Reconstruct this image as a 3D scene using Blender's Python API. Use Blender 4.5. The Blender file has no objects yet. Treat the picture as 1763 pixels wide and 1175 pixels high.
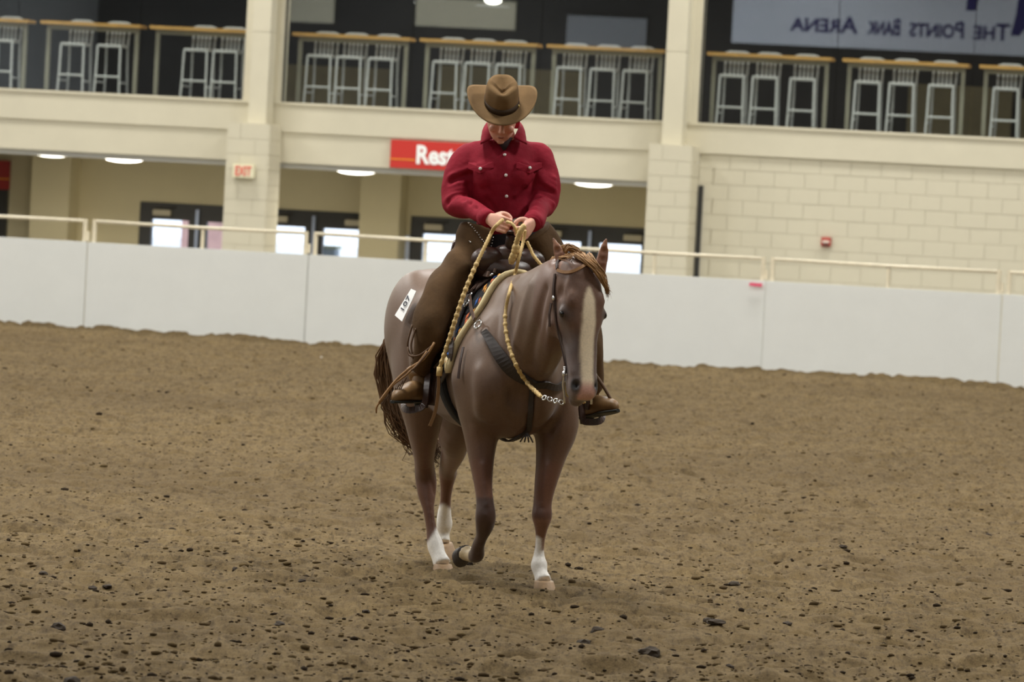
import bpy, bmesh, math, random
import numpy as np
from mathutils import Vector, Matrix
from mathutils.bvhtree import BVHTree
random.seed(7); rng = np.random.default_rng(7)
scene = bpy.context.scene
COL = scene.collection

# ---------------------------------------------------------------- camera
FPX = 8700.0; ROLL = .0525; PITCH = math.atan(257.5/FPX); EYE = 1.895
_c, _s = math.cos(ROLL), math.sin(ROLL)
_R0 = Vector((1, 0, 0)); _F = Vector((0, math.cos(PITCH), -math.sin(PITCH))); _U0 = Vector((0, math.sin(PITCH), math.cos(PITCH)))
RC = _R0*_c + _U0*_s; UC = _U0*_c - _R0*_s
cam_d = bpy.data.cameras.new('camera'); cam = bpy.data.objects.new('camera', cam_d); COL.objects.link(cam)
cam_d.sensor_width = 36; cam_d.lens = 36*FPX/1763; cam_d.clip_end = 400; cam_d.clip_start = 1
M = Matrix((RC, UC, -_F)).transposed().to_4x4(); M.translation = Vector((0, 0, EYE)); cam.matrix_world = M
cam_d.dof.use_dof = True; cam_d.dof.focus_distance = 24.0; cam_d.dof.aperture_fstop = 6.3
scene.camera = cam

# ---------------------------------------------------------------- view, world, lights
scene.view_settings.view_transform = 'Standard'; scene.view_settings.look = 'None'
scene.view_settings.gamma = 1; scene.view_settings.use_curve_mapping = False
scene.view_settings.exposure = 0.0
w = bpy.data.worlds.new('outdoors'); scene.world = w; w.use_nodes = True
w.node_tree.nodes['Background'].inputs[0].default_value = (.86, .92, 1, 1)
w.node_tree.nodes['Background'].inputs[1].default_value = 2.2

THW = math.atan(.174); WY = 66.9          # far wall: turned 9.9 degrees, 66.9 m out
THB = math.atan(.32); BY = 58.05          # arena fence: turned 17.8 degrees
LAMP_POWER = 560
for ia in (-15, -5, 5, 15):
    for ib in (-71, -62, -52, -42, -32, -22, -12, -3):  # row behind the camera is added to brighten the mirrored banner
        ld = bpy.data.lights.new('arena_light', 'AREA'); ld.shape = 'DISK'; ld.size = 2.4
        ld.energy = LAMP_POWER*{-71: .6, -62: .2, -52: .26, -42: 1.55, -32: 1.3}.get(ib, 1.08); ld.color = (1, .985, .945)
        lo = bpy.data.objects.new('arena_light', ld); COL.objects.link(lo)
        lo.location = (ia*math.cos(THW)+ib*math.sin(THW), WY - ia*math.sin(THW)+ib*math.cos(THW), 10.4)

# ---------------------------------------------------------------- helpers
def srgb(r, g, b):
    f = lambda v: v/12.92 if v <= .04045 else ((v+.055)/1.055)**2.4
    return (f(r/255), f(g/255), f(b/255), 1)

def mat(name, col, rough=.6, metal=0, var=0., vscale=8, bump=0., bscale=60, spec=.5, attr=None, emit=None, estr=0, coat=0, bdist=.01):
    m = bpy.data.materials.new(name); m.use_nodes = True
    nt = m.node_tree; p = nt.nodes['Principled BSDF']
    p.inputs['Roughness'].default_value = rough; p.inputs['Metallic'].default_value = metal
    p.inputs['Specular IOR Level'].default_value = spec
    if coat: p.inputs['Coat Weight'].default_value = coat
    tc = nt.nodes.new('ShaderNodeTexCoord')
    src = None
    if attr:
        a = nt.nodes.new('ShaderNodeAttribute'); a.attribute_name = attr; src = a.outputs['Color']
    if var:
        n = nt.nodes.new('ShaderNodeTexNoise'); n.inputs['Scale'].default_value = vscale; n.inputs['Detail'].default_value = 6
        n.inputs['Roughness'].default_value = .65
        nt.links.new(tc.outputs['Object'], n.inputs['Vector'])
        mr = nt.nodes.new('ShaderNodeMapRange'); mr.inputs['From Min'].default_value = .25; mr.inputs['From Max'].default_value = .75
        mr.inputs['To Min'].default_value = 1-var; mr.inputs['To Max'].default_value = 1+var
        nt.links.new(n.outputs['Fac'], mr.inputs['Value'])
        mx = nt.nodes.new('ShaderNodeMix'); mx.data_type = 'RGBA'; mx.blend_type = 'MULTIPLY'; mx.inputs[0].default_value = 1
        if src: nt.links.new(src, mx.inputs[6])
        else: mx.inputs[6].default_value = col
        nt.links.new(mr.outputs[0], mx.inputs[7]); src = mx.outputs[2]
    if src: nt.links.new(src, p.inputs['Base Color'])
    else: p.inputs['Base Color'].default_value = col
    if bump:
        n2 = nt.nodes.new('ShaderNodeTexNoise'); n2.inputs['Scale'].default_value = bscale; n2.inputs['Detail'].default_value = 4
        nt.links.new(tc.outputs['Object'], n2.inputs['Vector'])
        b = nt.nodes.new('ShaderNodeBump'); b.inputs['Strength'].default_value = bump; b.inputs['Distance'].default_value = bdist
        nt.links.new(n2.outputs['Fac'], b.inputs['Height']); nt.links.new(b.outputs['Normal'], p.inputs['Normal'])
    if emit:
        p.inputs['Emission Color'].default_value = emit; p.inputs['Emission Strength'].default_value = estr
    return m

def tag(o, label=None, cat=None, group=None, kind=None):
    if label: o['label'] = label
    if cat: o['category'] = cat
    if group: o['group'] = group
    if kind: o['kind'] = kind
    return o

def link(name, me, m=None, parent=None, smooth=False):
    o = bpy.data.objects.new(name, me); COL.objects.link(o)
    if m is not None and not me.materials: me.materials.append(m)
    if smooth:
        me.polygons.foreach_set('use_smooth', [True]*len(me.polygons))
    if parent is not None: o.parent = parent
    return o

def empty(name, loc=(0, 0, 0), rz=0):
    o = bpy.data.objects.new(name, None); COL.objects.link(o)
    o.location = loc; o.rotation_euler = (0, 0, rz); o.empty_display_size = .1
    return o

class MB:
    """collects verts and faces of one mesh"""
    def __init__(s): s.v = []; s.f = []
    def add(s, v, f):
        n = len(s.v); s.v += [tuple(p) for p in v]; s.f += [tuple(i+n for i in q) for q in f]; return s
    def box(s, x0, x1, y0, y1, z0, z1):
        return s.add([(x0,y0,z0),(x1,y0,z0),(x1,y1,z0),(x0,y1,z0),(x0,y0,z1),(x1,y0,z1),(x1,y1,z1),(x0,y1,z1)],
                     [(0,3,2,1),(4,5,6,7),(0,1,5,4),(1,2,6,5),(2,3,7,6),(3,0,4,7)])
    def tube(s, pts, r, n=8, cap=True, flat=None):
        """swept tube; r number or list; flat=(normal hints, ratio) makes a strap"""
        pts = [Vector(p) for p in pts]; N = len(pts)
        rs = r if hasattr(r, '__len__') else [r]*N
        v = []; f = []; X = None
        for i, p in enumerate(pts):
            t = (pts[min(i+1, N-1)]-pts[max(i-1, 0)]).normalized()
            if X is None:
                X = t.orthogonal().normalized()
            X = (X - t*X.dot(t)); X = X.normalized() if X.length > 1e-6 else t.orthogonal().normalized()
            Y = t.cross(X)
            for k in range(n):
                a = 2*math.pi*k/n
                v.append(p + (X*math.cos(a)+Y*math.sin(a))*rs[i])
        for i in range(N-1):
            for k in range(n):
                f.append((i*n+k, i*n+(k+1) % n, (i+1)*n+(k+1) % n, (i+1)*n+k))
        if cap: f += [tuple(range(n-1, -1, -1)), tuple((N-1)*n+k for k in range(n))]
        return s.add(v, f)
    def strap(s, pts, nrm, w, t):
        """flat strap along pts, nrm = outward normals, width w, thickness t"""
        pts = [Vector(p) for p in pts]; N = len(pts); v = []; f = []
        ws = w if hasattr(w, '__len__') else [w]*N
        for i, p in enumerate(pts):
            T = (pts[min(i+1, N-1)]-pts[max(i-1, 0)]).normalized()
            n_ = Vector(nrm[i] if hasattr(nrm[0], '__len__') else nrm).normalized(); n_ = (n_-T*n_.dot(T)).normalized(); S = T.cross(n_)
            h = ws[i]/2
            v += [p-S*h, p+S*h, p+S*h*.92+n_*t, p-S*h*.92+n_*t]
        for i in range(N-1):
            for k in range(4): f.append((i*4+k, i*4+(k+1) % 4, i*4+4+(k+1) % 4, i*4+4+k))
        f += [(3,2,1,0), tuple((N-1)*4+k for k in range(4))]
        return s.add(v, f)
    def loft(s, secs, n=20):
        """secs: (center, X, Y, a, b, power)"""
        v = []; f = []
        for c, X, Y, a, b, p in secs:
            c = Vector(c)
            for k in range(n):
                th = 2*math.pi*k/n; ct, st = math.cos(th), math.sin(th)
                x = math.copysign(abs(ct)**(2/p), ct); y = math.copysign(abs(st)**(2/p), st)
                bb = b if not isinstance(b, tuple) else (b[0] if y > 0 else b[1])
                v.append(c+X*(a*x)+Y*(bb*y))
        N = len(secs)
        for i in range(N-1):
            for k in range(n): f.append((i*n+k, i*n+(k+1) % n, (i+1)*n+(k+1) % n, (i+1)*n+k))
        f += [tuple(range(n-1, -1, -1)), tuple((N-1)*n+k for k in range(n))]
        return s.add(v, f)
    def ell(s, c, r, X=(1,0,0), Y=(0,1,0), Z=(0,0,1), n=14, m=9):
        c, X, Y, Z = Vector(c), Vector(X), Vector(Y), Vector(Z)
        v = [c-Z*r[2]]; f = []
        for j in range(1, m):
            ph = -math.pi/2+math.pi*j/m
            for k in range(n):
                a = 2*math.pi*k/n
                v.append(c+X*(r[0]*math.cos(ph)*math.cos(a))+Y*(r[1]*math.cos(ph)*math.sin(a))+Z*(r[2]*math.sin(ph)))
        v.append(c+Z*r[2]); L = len(v)-1
        for k in range(n): f.append((0, 1+(k+1) % n, 1+k)); f.append((L, 1+(m-2)*n+k, 1+(m-2)*n+(k+1) % n))
        for j in range(m-2):
            for k in range(n): f.append((1+j*n+k, 1+j*n+(k+1) % n, 1+(j+1)*n+(k+1) % n, 1+(j+1)*n+k))
        return s.add(v, f)
    def mesh(s, name):
        me = bpy.data.meshes.new(name); me.from_pydata(s.v, [], s.f); me.update(); return me
    def build(s, name, m, parent=None, smooth=False, bevel=0):
        me = s.mesh(name); o = link(name, me, m, parent, smooth)
        if bevel:
            bm = bmesh.new(); bm.from_mesh(me); bmesh.ops.bevel(bm, geom=bm.edges[:], offset=bevel, segments=2, affect='EDGES'); bm.to_mesh(me); bm.free()
        return o

def crom(pts, n):
    """catmull-rom resample of a list of equal-length tuples"""
    P = np.array([list(p) for p in pts], float); N = len(P); out = []
    for t in np.linspace(0, N-1, n):
        i = min(int(t), N-2); u = t-i
        p0, p1, p2, p3 = P[max(i-1, 0)], P[i], P[i+1], P[min(i+2, N-1)]
        out.append(.5*((2*p1)+(-p0+p2)*u+(2*p0-5*p1+4*p2-p3)*u*u+(-p0+3*p1-3*p2+p3)*u**3))
    return np.array(out)

def at(px, py, Y):
    """the point at depth Y that the photograph shows at (px, py)"""
    d = _F*FPX + RC*(px-881.5) - UC*(py-587.5)
    return Vector((0, 0, EYE)) + d*(Y/d.y)

def copy_tree(o, parent=None, **kw):
    c = o.copy(); COL.objects.link(c); c.parent = parent
    for ch in o.children: copy_tree(ch, c)
    return c

# ---------------------------------------------------------------- materials of the setting
WALLC = srgb(204, 197, 174)
M_wall = mat('painted_block', WALLC, .75, var=.05, vscale=1.5, bump=.08, bscale=90)
M_block = mat('painted_concrete_block', srgb(204, 197, 174), .75, var=.03, vscale=3, bump=.12, bscale=120)
M_back = mat('concourse_wall_paint', srgb(212, 200, 162), .8, var=.05, vscale=1.2)
M_soffit = mat('soffit_grey', srgb(200, 200, 196), .7)
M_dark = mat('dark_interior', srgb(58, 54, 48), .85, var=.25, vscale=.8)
M_frame = mat('door_frame_bronze', srgb(52, 50, 46), .45, var=.1)
M_roof = mat('roof_deck', srgb(120, 118, 112), .9)
M_near = mat('near_wall_dark', srgb(62, 59, 54), .9, var=.3, vscale=.35)

def glass_mat(name, fac, tint):
    m = bpy.data.materials.new(name); m.use_nodes = True; nt = m.node_tree; nt.nodes.clear()
    out = nt.nodes.new('ShaderNodeOutputMaterial'); t = nt.nodes.new('ShaderNodeBsdfTransparent'); g = nt.nodes.new('ShaderNodeBsdfGlossy')
    t.inputs[0].default_value = tint; g.inputs['Roughness'].default_value = .0; g.inputs[0].default_value = (.86, .92, 1, 1)
    mx = nt.nodes.new('ShaderNodeMixShader'); mx.inputs[0].default_value = fac
    nt.links.new(t.outputs[0], mx.inputs[1]); nt.links.new(g.outputs[0], mx.inputs[2]); nt.links.new(mx.outputs[0], out.inputs[0])
    return m
M_glass = glass_mat('window_glass', .18, (.95, .96, .95, 1))
M_doorglass = glass_mat('door_glass', .08, (.9, .93, .96, 1))

# ---------------------------------------------------------------- the far wall (local frame: x along it, y into it, z up)
WO = (0, WY, 0)
def wall_thing(name): return empty(name, WO, -THW)
def wbox(name, boxes, m, parent=None, kind='structure', bevel=0):
    b = MB()
    for q in boxes: b.box(*q)
    o = b.build(name, m, parent, bevel=bevel)
    if parent is None:
        o.location = WO; o.rotation_euler = (0, 0, -THW)
        if kind: o['kind'] = kind
    return o
def wp(a, b, z): return (a*math.cos(THW)+b*math.sin(THW), WY-a*math.sin(THW)+b*math.cos(THW), z)

# fascia (upper band and, over the concourse, the lower band), piers between the windows, wall above
far = wbox('wall_far', [(-26, 26, -.03, .3, 2.527, 2.90), (-26, 1.9, .0, .3, 2.12, 2.527), (-26, -8.6, 0, .3, 2.9, 5.6),
      (-3.82, -3.31, 0, .35, 2.9, 5.6), (1.88, 2.31, 0, .35, 2.9, 5.6), (9.2, 26, 0, .3, 2.9, 5.6), (-26, 26, 0, .3, 5.6, 11.2),
      (-26, -8.7, 0, .3, -.6, 2.12)], M_wall)
tag(far, 'cream painted far wall band under the dark upper windows', kind='structure')
wbox('trim_1', [(-26, 26, -.055, .12, 2.885, 2.925)], M_wall, bevel=.006)
wbox('trim_2', [(-26, 1.9, .12, .34, 2.045, 2.12)], M_soffit)
# block wall on the right with its blocks
wr = wbox('wall_right', [(2.36, 26, .03, .3, -.6, 2.527)], M_wall)
tag(wr, 'cream painted concrete block wall right of the right pilaster')
bl = MB(); bl.box(-.1985, .1985, 0, .03, .0015, .1985); blm = bl.mesh('block'); blm.materials.append(M_block)
bm = bmesh.new(); bm.from_mesh(blm); bmesh.ops.bevel(bm, geom=bm.edges[:], offset=.0025, segments=1, affect='EDGES'); bm.to_mesh(blm); bm.free()
def put_block(parent, a, b, z, rz=0, sx=1):
    o = bpy.data.objects.new('block', blm); COL.objects.link(o); o.parent = parent
    o.location = (a, b, z); o.rotation_euler = (0, 0, rz); o.scale = (sx, 1, 1); return o
for row in range(9):
    z = .727 + row*.2
    for i in range(16):
        a = 2.575 + i*.4 + (.2 if row % 2 else 0)
        if row % 2 and i == 0: put_block(wr, 2.47, .012, z, 0, .45)
        put_block(wr, a, random.uniform(.009, .014), z)
# pilasters
def pilaster(n, lo, hi):
    p = wbox('trim_%d' % n, [(lo[0]+.012, lo[1]-.012, -.68, .02, -.6, 2.6), (lo[0]-.004, lo[1]+.004, -.705, .02, 2.597, 2.612)], M_wall)
    wid = lo[1]-lo[0]
    for row in range(9):
        z = .80 + row*.2
        if row % 2: spans = [(lo[0], lo[0]+wid*.68), (lo[0]+wid*.68, lo[1])]
        else: spans = [(lo[0], lo[0]+wid*.32), (lo[0]+wid*.32, lo[1])]
        for s0, s1 in spans: put_block(p, (s0+s1)/2, -.705, z, 0, (s1-s0)/.4)
        put_block(p, lo[1]+.018, -.5, z, math.pi/2, 1.0); put_block(p, lo[1]+.018, -.14, z, math.pi/2, .8)
    u = wbox('trim_%d' % (n+1), [(hi[0], hi[1], -.45, .02, 2.61, 3.83), (hi[0], hi[1], -.45, .02, 3.836, 5.2), (hi[0]+.006, hi[1]-.006, -.44, .02, 3.82, 3.84),
         (hi[0], hi[1], -.45, .02, 5.2, 11.2), (hi[1]-.01, hi[1]+.07, -.06, .02, 2.92, 5.6)], M_wall)
    return p, u
pl = pilaster(3, (-3.84, -3.28), (-3.63, -3.385)); pr = pilaster(5, (1.80, 2.355), (1.92, 2.185))
tag(pl[0], 'cream block pilaster carrying the exit sign'); tag(pr[0], 'cream block pilaster between the glass doors and block wall')
# concourse behind the opening
wbox('wall_back', [(-26, -6.16, 4, 4.3, -.6, 2.4), (-6.16, 1.22, 4, 4.3, 1.475, 2.4), (-2.77, -2.23, 4, 4.3, -.6, 1.48), (1.22, 26, 4, 4.3, -.6, 2.4)], M_back)
wbox('ceiling_1', [(-26, 2.3, .3, 4.4, 2.13, 2.2)], M_soffit)
wbox('wall_side', [(1.95, 2.36, .3, 4.1, -.6, 2.15)], M_back)
wbox('floor_1', [(-26, 26, -12, 30, -.7, -.6)], mat('concrete_floor', srgb(150, 146, 138), .8, var=.1))
for n, (c0, c1) in enumerate(((-7.62, -7.06), (-2.86, -2.29))):
    wbox('trim_%d' % (7+n), [(c0, c1, 3.45, 4.02, -.6, 2.14)], M_back)
# lounge behind the upper windows
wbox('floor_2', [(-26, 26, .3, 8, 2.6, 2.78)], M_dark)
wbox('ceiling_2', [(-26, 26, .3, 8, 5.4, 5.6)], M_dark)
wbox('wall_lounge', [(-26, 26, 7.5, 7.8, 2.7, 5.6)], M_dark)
olive = mat('olive_panel', srgb(150, 138, 100), .8, var=.2, vscale=2)
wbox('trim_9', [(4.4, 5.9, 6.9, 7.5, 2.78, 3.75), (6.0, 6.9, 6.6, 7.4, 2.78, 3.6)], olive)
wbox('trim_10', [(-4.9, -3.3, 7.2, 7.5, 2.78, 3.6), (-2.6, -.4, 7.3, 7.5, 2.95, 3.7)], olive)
# windows: frames and panes
def window(n, a0, a1, seams):
    w_ = wbox('window_%d' % n, [(a0, a1, .1, .16, 2.90, 2.935), (a0, a1, .1, .16, 5.55, 5.6), (a0, a0+.03, .1, .16, 2.9, 5.6), (a1-.03, a1, .1, .16, 2.9, 5.6)], M_frame)
    e = [a0+.02]+seams+[a1-.02]
    for q0, q1 in zip(e[:-1], e[1:]):
        b = MB(); b.box(q0+.004, q1-.004, .12, .128, 2.93, 5.56); b.build('pane', M_glass, w_)
    return w_
window(1, -8.7, -3.80, [-7.0, -5.3]); window(2, -3.32, 1.90, [-1.57, .16]); window(3, 2.30, 9.2, [4.10, 5.89, 7.6])
# closing the building: roof, side walls, near wall (seen only mirrored in the glass)
wbox('ceiling_3', [(-26, 26, -76.5, 30, 11.2, 11.4)], M_roof)
wbox('wall_west', [(-26.3, -26, -76.5, 4.3, -.7, 11.4)], M_roof)
wbox('wall_east', [(26, 26.3, -76.5, 4.3, -.7, 11.4)], M_roof)
wbox('wall_near', [(-26, 26, -76.6, -76.3, -.7, 11.4)], M_near)
beige = mat('near_wall_panel', srgb(210, 200, 170), .8)
wbox('trim_11', [(-16.6, -13.7, -76.3, -76.22, 6.5, 7.3)], beige)
wbox('trim_12', [(-20.6, -19.0, -76.3, -76.22, 6.45, 7.4)], beige)
wbox('trim_13', [(-12.2, -9.9, -76.3, -76.22, 6.1, 7.0)], mat('near_wall_grey_panel', srgb(150, 150, 150), .8))
# banner on the near wall, read backwards in the glass
bn = wall_thing('arena_banner'); tag(bn, 'pale banner with purple letters mirrored in the dark upper right windows', 'banner')
M_ban = mat('banner_cloth', srgb(235, 238, 246), .7); M_pur = mat('banner_purple', srgb(54, 48, 110), .7)
b = MB(); b.box(-7.45, 3.3, -76.28, -76.24, 6.44, 8.6); b.build('cloth', M_ban, bn)
def text(body, size, m, parent, mtx, name='lettering', ext=.004, off=0., align='LEFT', wide=1.0, smallcaps=False, fit=None):
    c = bpy.data.curves.new(name, 'FONT'); c.body = body; c.size = size; c.extrude = ext; c.offset = off; c.align_x = align; c.resolution_u = 3
    if smallcaps:
        c.small_caps_scale = .8
        up = True
        for i, ch in enumerate(body):
            c.body_format[i].use_small_caps = True
    dg = None
    fo = bpy.data.objects.new(name+'_font', c); COL.objects.link(fo)
    me = bpy.data.meshes.new_from_object(fo.evaluated_get(bpy.context.evaluated_depsgraph_get())); bpy.data.objects.remove(fo); me.name = name
    me.materials.clear(); me.materials.append(m); o = bpy.data.objects.new(name, me); COL.objects.link(o); o.parent = parent
    if fit: wide = fit/max(v.co.x for v in me.vertices)
    o.matrix_local = mtx @ Matrix.Diagonal((wide, 1, 1, 1))
    return o
MB_read = Matrix(((-1, 0, 0), (0, 0, 1), (0, 1, 0))).to_4x4()      # text facing +y (into the arena)
MB_front = Matrix(((1, 0, 0), (0, 0, -1), (0, 1, 0))).to_4x4()     # text facing -y (towards the camera)
for wd, a0, a1 in (('The', .40, -.62), ('Points', -.86, -2.42), ('Bank', -2.66, -3.62), ('Arena', -3.90, -5.80)):
    # measured width of each word is set by scaling the lettering
    text(wd, .66, M_pur, bn, Matrix.Translation((a0, -76.235, 6.86)) @ MB_read, off=.016, fit=a0-a1, smallcaps=True)
b = MB(); b.loft([((.9, -76.235, 8.5), Vector((1,0,0)), Vector((0,1,0)), .26, .01, 2), ((.85, -76.235, 7.6), Vector((1,0,0)), Vector((0,1,0)), .3, .01, 2), ((.55, -76.235, 7.0), Vector((1,0,0)), Vector((0,1,0)), .12, .01, 2)], 12)
b.build('emblem', M_pur, bn)
b = MB(); b.loft([((-.6, -76.235, 8.6), Vector((1,0,0)), Vector((0,1,0)), .2, .01, 2), ((-.72, -76.235, 7.65), Vector((1,0,0)), Vector((0,1,0)), .14, .01, 2)], 12)
b.build('emblem', M_pur, bn)

# doors
M_closer = mat('door_closer_beige', srgb(196, 186, 160), .5); M_mull = mat('mullion_aluminium', srgb(170, 180, 200), .35, metal=.6)
dn = 0
def door_pair(a0, a1):
    global dn
    mid = (a0+a1)/2
    for k, (q0, q1) in enumerate(((a0, mid), (mid, a1))):
        dn += 1
        d = wall_thing('door_%d' % dn); d['kind'] = 'structure'
        f = MB(); f.box(q0, q1, 3.98, 4.1, 1.235, 1.475); f.box(q0, q0+.17 if k == 0 else q0+.13, 3.98, 4.1, -.6, 1.24); f.box(q1-.13 if k == 0 else q1-.13, q1, 3.98, 4.1, -.6, 1.24); f.box(q0, q1, 3.98, 4.1, -.6, -.4)
        f.box(q0+.03, q1-.03, 3.965, 3.985, 1.38, 1.395)
        f.build('door_leaf', M_frame, d)
        g = MB(); g.box(q0+.13, q1-.13, 4.03, 4.04, -.4, 1.24); g.build('pane', M_doorglass, d)
        c = (q0+.33) if k == 0 else (q1-.25)
        cl = MB(); cl.box(c-.13, c+.13, 3.9, 3.975, 1.29, 1.375); co = cl.build('door_closer', M_closer, d, bevel=.008)
        ar = MB(); ar.tube([(c-.1, 3.93, 1.39), (c+.05, 3.8, 1.41), (c+.2, 3.95, 1.42)], .008, 6); ar.build('closer_arm', M_frame, co)
    b = MB(); b.box(mid-.022, mid+.022, 3.93, 3.975, -.6, 1.40)
    return b.build('mullion', M_mull, d)
for q in ((-6.15, -4.46), (-4.45, -2.78), (-2.22, -.53), (-.52, 1.2)): door_pair(*q)
b = MB()
red = srgb(196, 42, 30); M_red = mat('sign_red', red, .5); M_yel = mat('sign_orange', srgb(236, 150, 30), .5); M_white = mat('sign_white', srgb(245, 245, 242), .5)
dr = wbox('door_9', [(-9.2, -8.09, 3.9, 3.99, -.6, 1.54)], M_frame); tag(dr, 'dark doorway under the small red sign at left')
sg = wall_thing('red_sign'); tag(sg, 'small dark red sign over the dark doorway at the left edge', 'sign')
b = MB(); b.box(-9.6, -8.06, 3.86, 3.9, 1.54, 1.955); b.build('board', mat('sign_red_dim', srgb(150, 40, 36), .5), sg)
b = MB(); b.box(-9.6, -8.06, 3.85, 3.862, 1.685, 1.70); b.build('stripe', M_yel, sg)
# pale light strip beside the middle column: narrow sidelight
sl = wbox('window_4', [(-2.285, -2.225, 3.94, 3.99, -.6, 1.2)], mat('sidelight_glass', srgb(205, 214, 235), .2)); tag(sl, 'narrow pale sidelight beside the middle column')

# restroom sign on the fascia
rs = wall_thing('restroom_sign'); tag(rs, 'red restroom sign with white letters behind the rider', 'sign')
b = MB(); b.box(-1.76, .3, -.06, -.005, 2.125, 2.50); b.build('board', M_red, rs, bevel=.004)
for q0, q1 in ((-1.76, -1.42), (.02, .3)):
    b = MB(); b.box(q0, q1, -.066, -.06, 2.235, 2.25); b.build('stripe', M_yel, rs)
text('Restrooms', .335, M_white, rs, Matrix.Translation((-1.415, -.066, 2.205)) @ MB_front, off=.012, wide=.86)
# exit sign
es = wall_thing('exit_sign'); tag(es, 'small cream exit sign with red letters on the left pilaster', 'sign')
b = MB(); b.box(-3.725, -3.43, -.80, -.725, 1.885, 2.07); b.build('case', mat('exit_case', srgb(228, 222, 190), .5), es, bevel=.008)
text('EXIT', .175, mat('exit_red', srgb(226, 92, 80), .5), es, Matrix.Translation((-3.577, -.803, 1.918)) @ MB_front, off=.003, align='CENTER', wide=.62)
# fire alarm
fa = wall_thing('fire_alarm'); tag(fa, 'red fire alarm box on the cream block wall', 'alarm')
b = MB(); b.box(4.04, 4.165, -.05, .02, 1.39, 1.51); b.build('case', mat('alarm_red', srgb(176, 58, 44), .5), fa, bevel=.006)
b = MB(); b.box(4.06, 4.145, -.058, -.05, 1.435, 1.47); b.build('lens', mat('alarm_lens', srgb(220, 205, 190), .3), fa)
b = MB(); b.box(4.06, 4.145, -.056, -.05, 1.40, 1.425); b.build('strobe_band', mat('alarm_dark', srgb(70, 30, 24), .5), fa)
# black strip (open door edge) beside the right pilaster
st = wbox('door_10', [(2.385, 2.445, -.03, .03, -.6, 2.10)], mat('dark_strip', srgb(40, 40, 38), .4, var=.3, vscale=5)); tag(st, 'narrow dark door edge beside the right pilaster')
# dome lamps under the concourse ceiling
M_lamp = mat('lamp_lens', (1, 1, .95, 1), .4, emit=(1, .96, .85, 1), estr=6.0)
M_rim = mat('lamp_rim', srgb(220, 218, 210), .4)
def lamp(a, b_, z, label, r=.275):
    t = empty('ceiling_lamp', wp(a, b_, z), -THW); tag(t, label, 'lamp')
    m = MB(); m.ell((0, 0, .0), (r, r, .055), n=24, m=8); m.build('lens', M_lamp, t, smooth=True)
    m = MB(); m.loft([((0,0,.02), Vector((1,0,0)), Vector((0,1,0)), r*1.01, r*1.01, 2), ((0,0,.07), Vector((1,0,0)), Vector((0,1,0)), r*.9, r*.9, 2)], 24); m.build('rim', M_rim, t)
    ld = bpy.data.lights.new('lamp_light', 'AREA'); ld.shape = 'DISK'; ld.size = .5; ld.energy = 22; ld.color = (1, .93, .78)
    lo = bpy.data.objects.new('lamp_light', ld); COL.objects.link(lo); lo.parent = t; lo.location = (0, 0, -.08)
lamp(-6.61, .75, 2.085, 'leftmost white dome lamp under the concourse ceiling')
lamp(-5.60, .75, 2.065, 'white dome lamp left of the exit sign pilaster')
lamp(-2.38, .75, 2.065, 'white dome lamp just left of the red restroom sign')
lamp(.86, .75, 2.065, 'white dome lamp right of the rider by the right pilaster')
lamp(-1.04, 3.0, 4.52, 'small round ceiling light high behind the upper windows above the hat', .12)
for a in (-6.5, -5.0, -2.4, -.6, 1.2, 3.4, 5.2, 6.6):
    ld = bpy.data.lights.new('lounge_light', 'AREA'); ld.size = .8; ld.energy = 18; ld.color = (1, .95, .88)
    lo = bpy.data.objects.new('lounge_light', ld); COL.objects.link(lo); lo.location = wp(a, 2.2, 5.35)
# outside, past the glass doors
wbox('ground_outside', [(-60, 60, 30, 130, -.75, -.65)], mat('pavement', srgb(225, 225, 225), .9), kind='structure')
ob = wall_thing('brick_building'); tag(ob, 'washed out brick building seen through the left glass doors', 'building')
b = MB(); b.box(-14.3, -13.1, 40, 44, -.7, 3); b.build('wall', mat('far_brick', srgb(232, 186, 176), .9, var=.2, vscale=3), ob)
b = MB(); b.box(-13.8, -13.2, 39.95, 40.02, -.2, .25); b.build('window_band', mat('far_window', srgb(180, 195, 225), .4), ob)
for nm, a0, a1, z1, colr, lb in (('parked_car', -4.4, -2.1, 1.05, (150, 165, 190), 'grey blue parked car outside seen beside the right horse ear'),):
    t = empty(nm, wp((a0+a1)/2, 22, -.65), -THW); tag(t, lb, 'car')
    hw = (a1-a0)/2
    b = MB(); b.box(-hw, hw, -.85, .85, .25, .95); body_ = b.build('body', mat('car_paint', srgb(*colr), .3), t, bevel=.08)
    b = MB(); b.box(-hw*.55, hw*.7, -.7, .7, .93, 1.6); b.build('cabin', mat('car_glass', srgb(150, 170, 190), .1), t, bevel=.12)
    for sx in (-.62, .62):
        for sy in (-.86, .70):
            b = MB(); b.loft([((hw*sx, sy, .32), Vector((1,0,0)), Vector((0,0,1)), .3, .3, 2), ((hw*sx, sy+.16, .32), Vector((1,0,0)), Vector((0,0,1)), .3, .3, 2)], 16); b.build('wheel', M_frame, t)
ub = empty('utility_box', wp(-7.26, 22, -.65), -THW); tag(ub, 'small blue grey utility box outside, seen through the second glass door pair', 'utility box')
b = MB(); b.box(-.2, .2, -.2, .2, 0, 1.36); b.build('case', mat('box_paint', srgb(120, 150, 180), .5), ub, bevel=.02)
b = MB(); b.box(-.23, .23, -.23, .23, 1.36, 1.41); b.build('lid', mat('box_lid', srgb(150, 165, 120), .5), ub)

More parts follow.
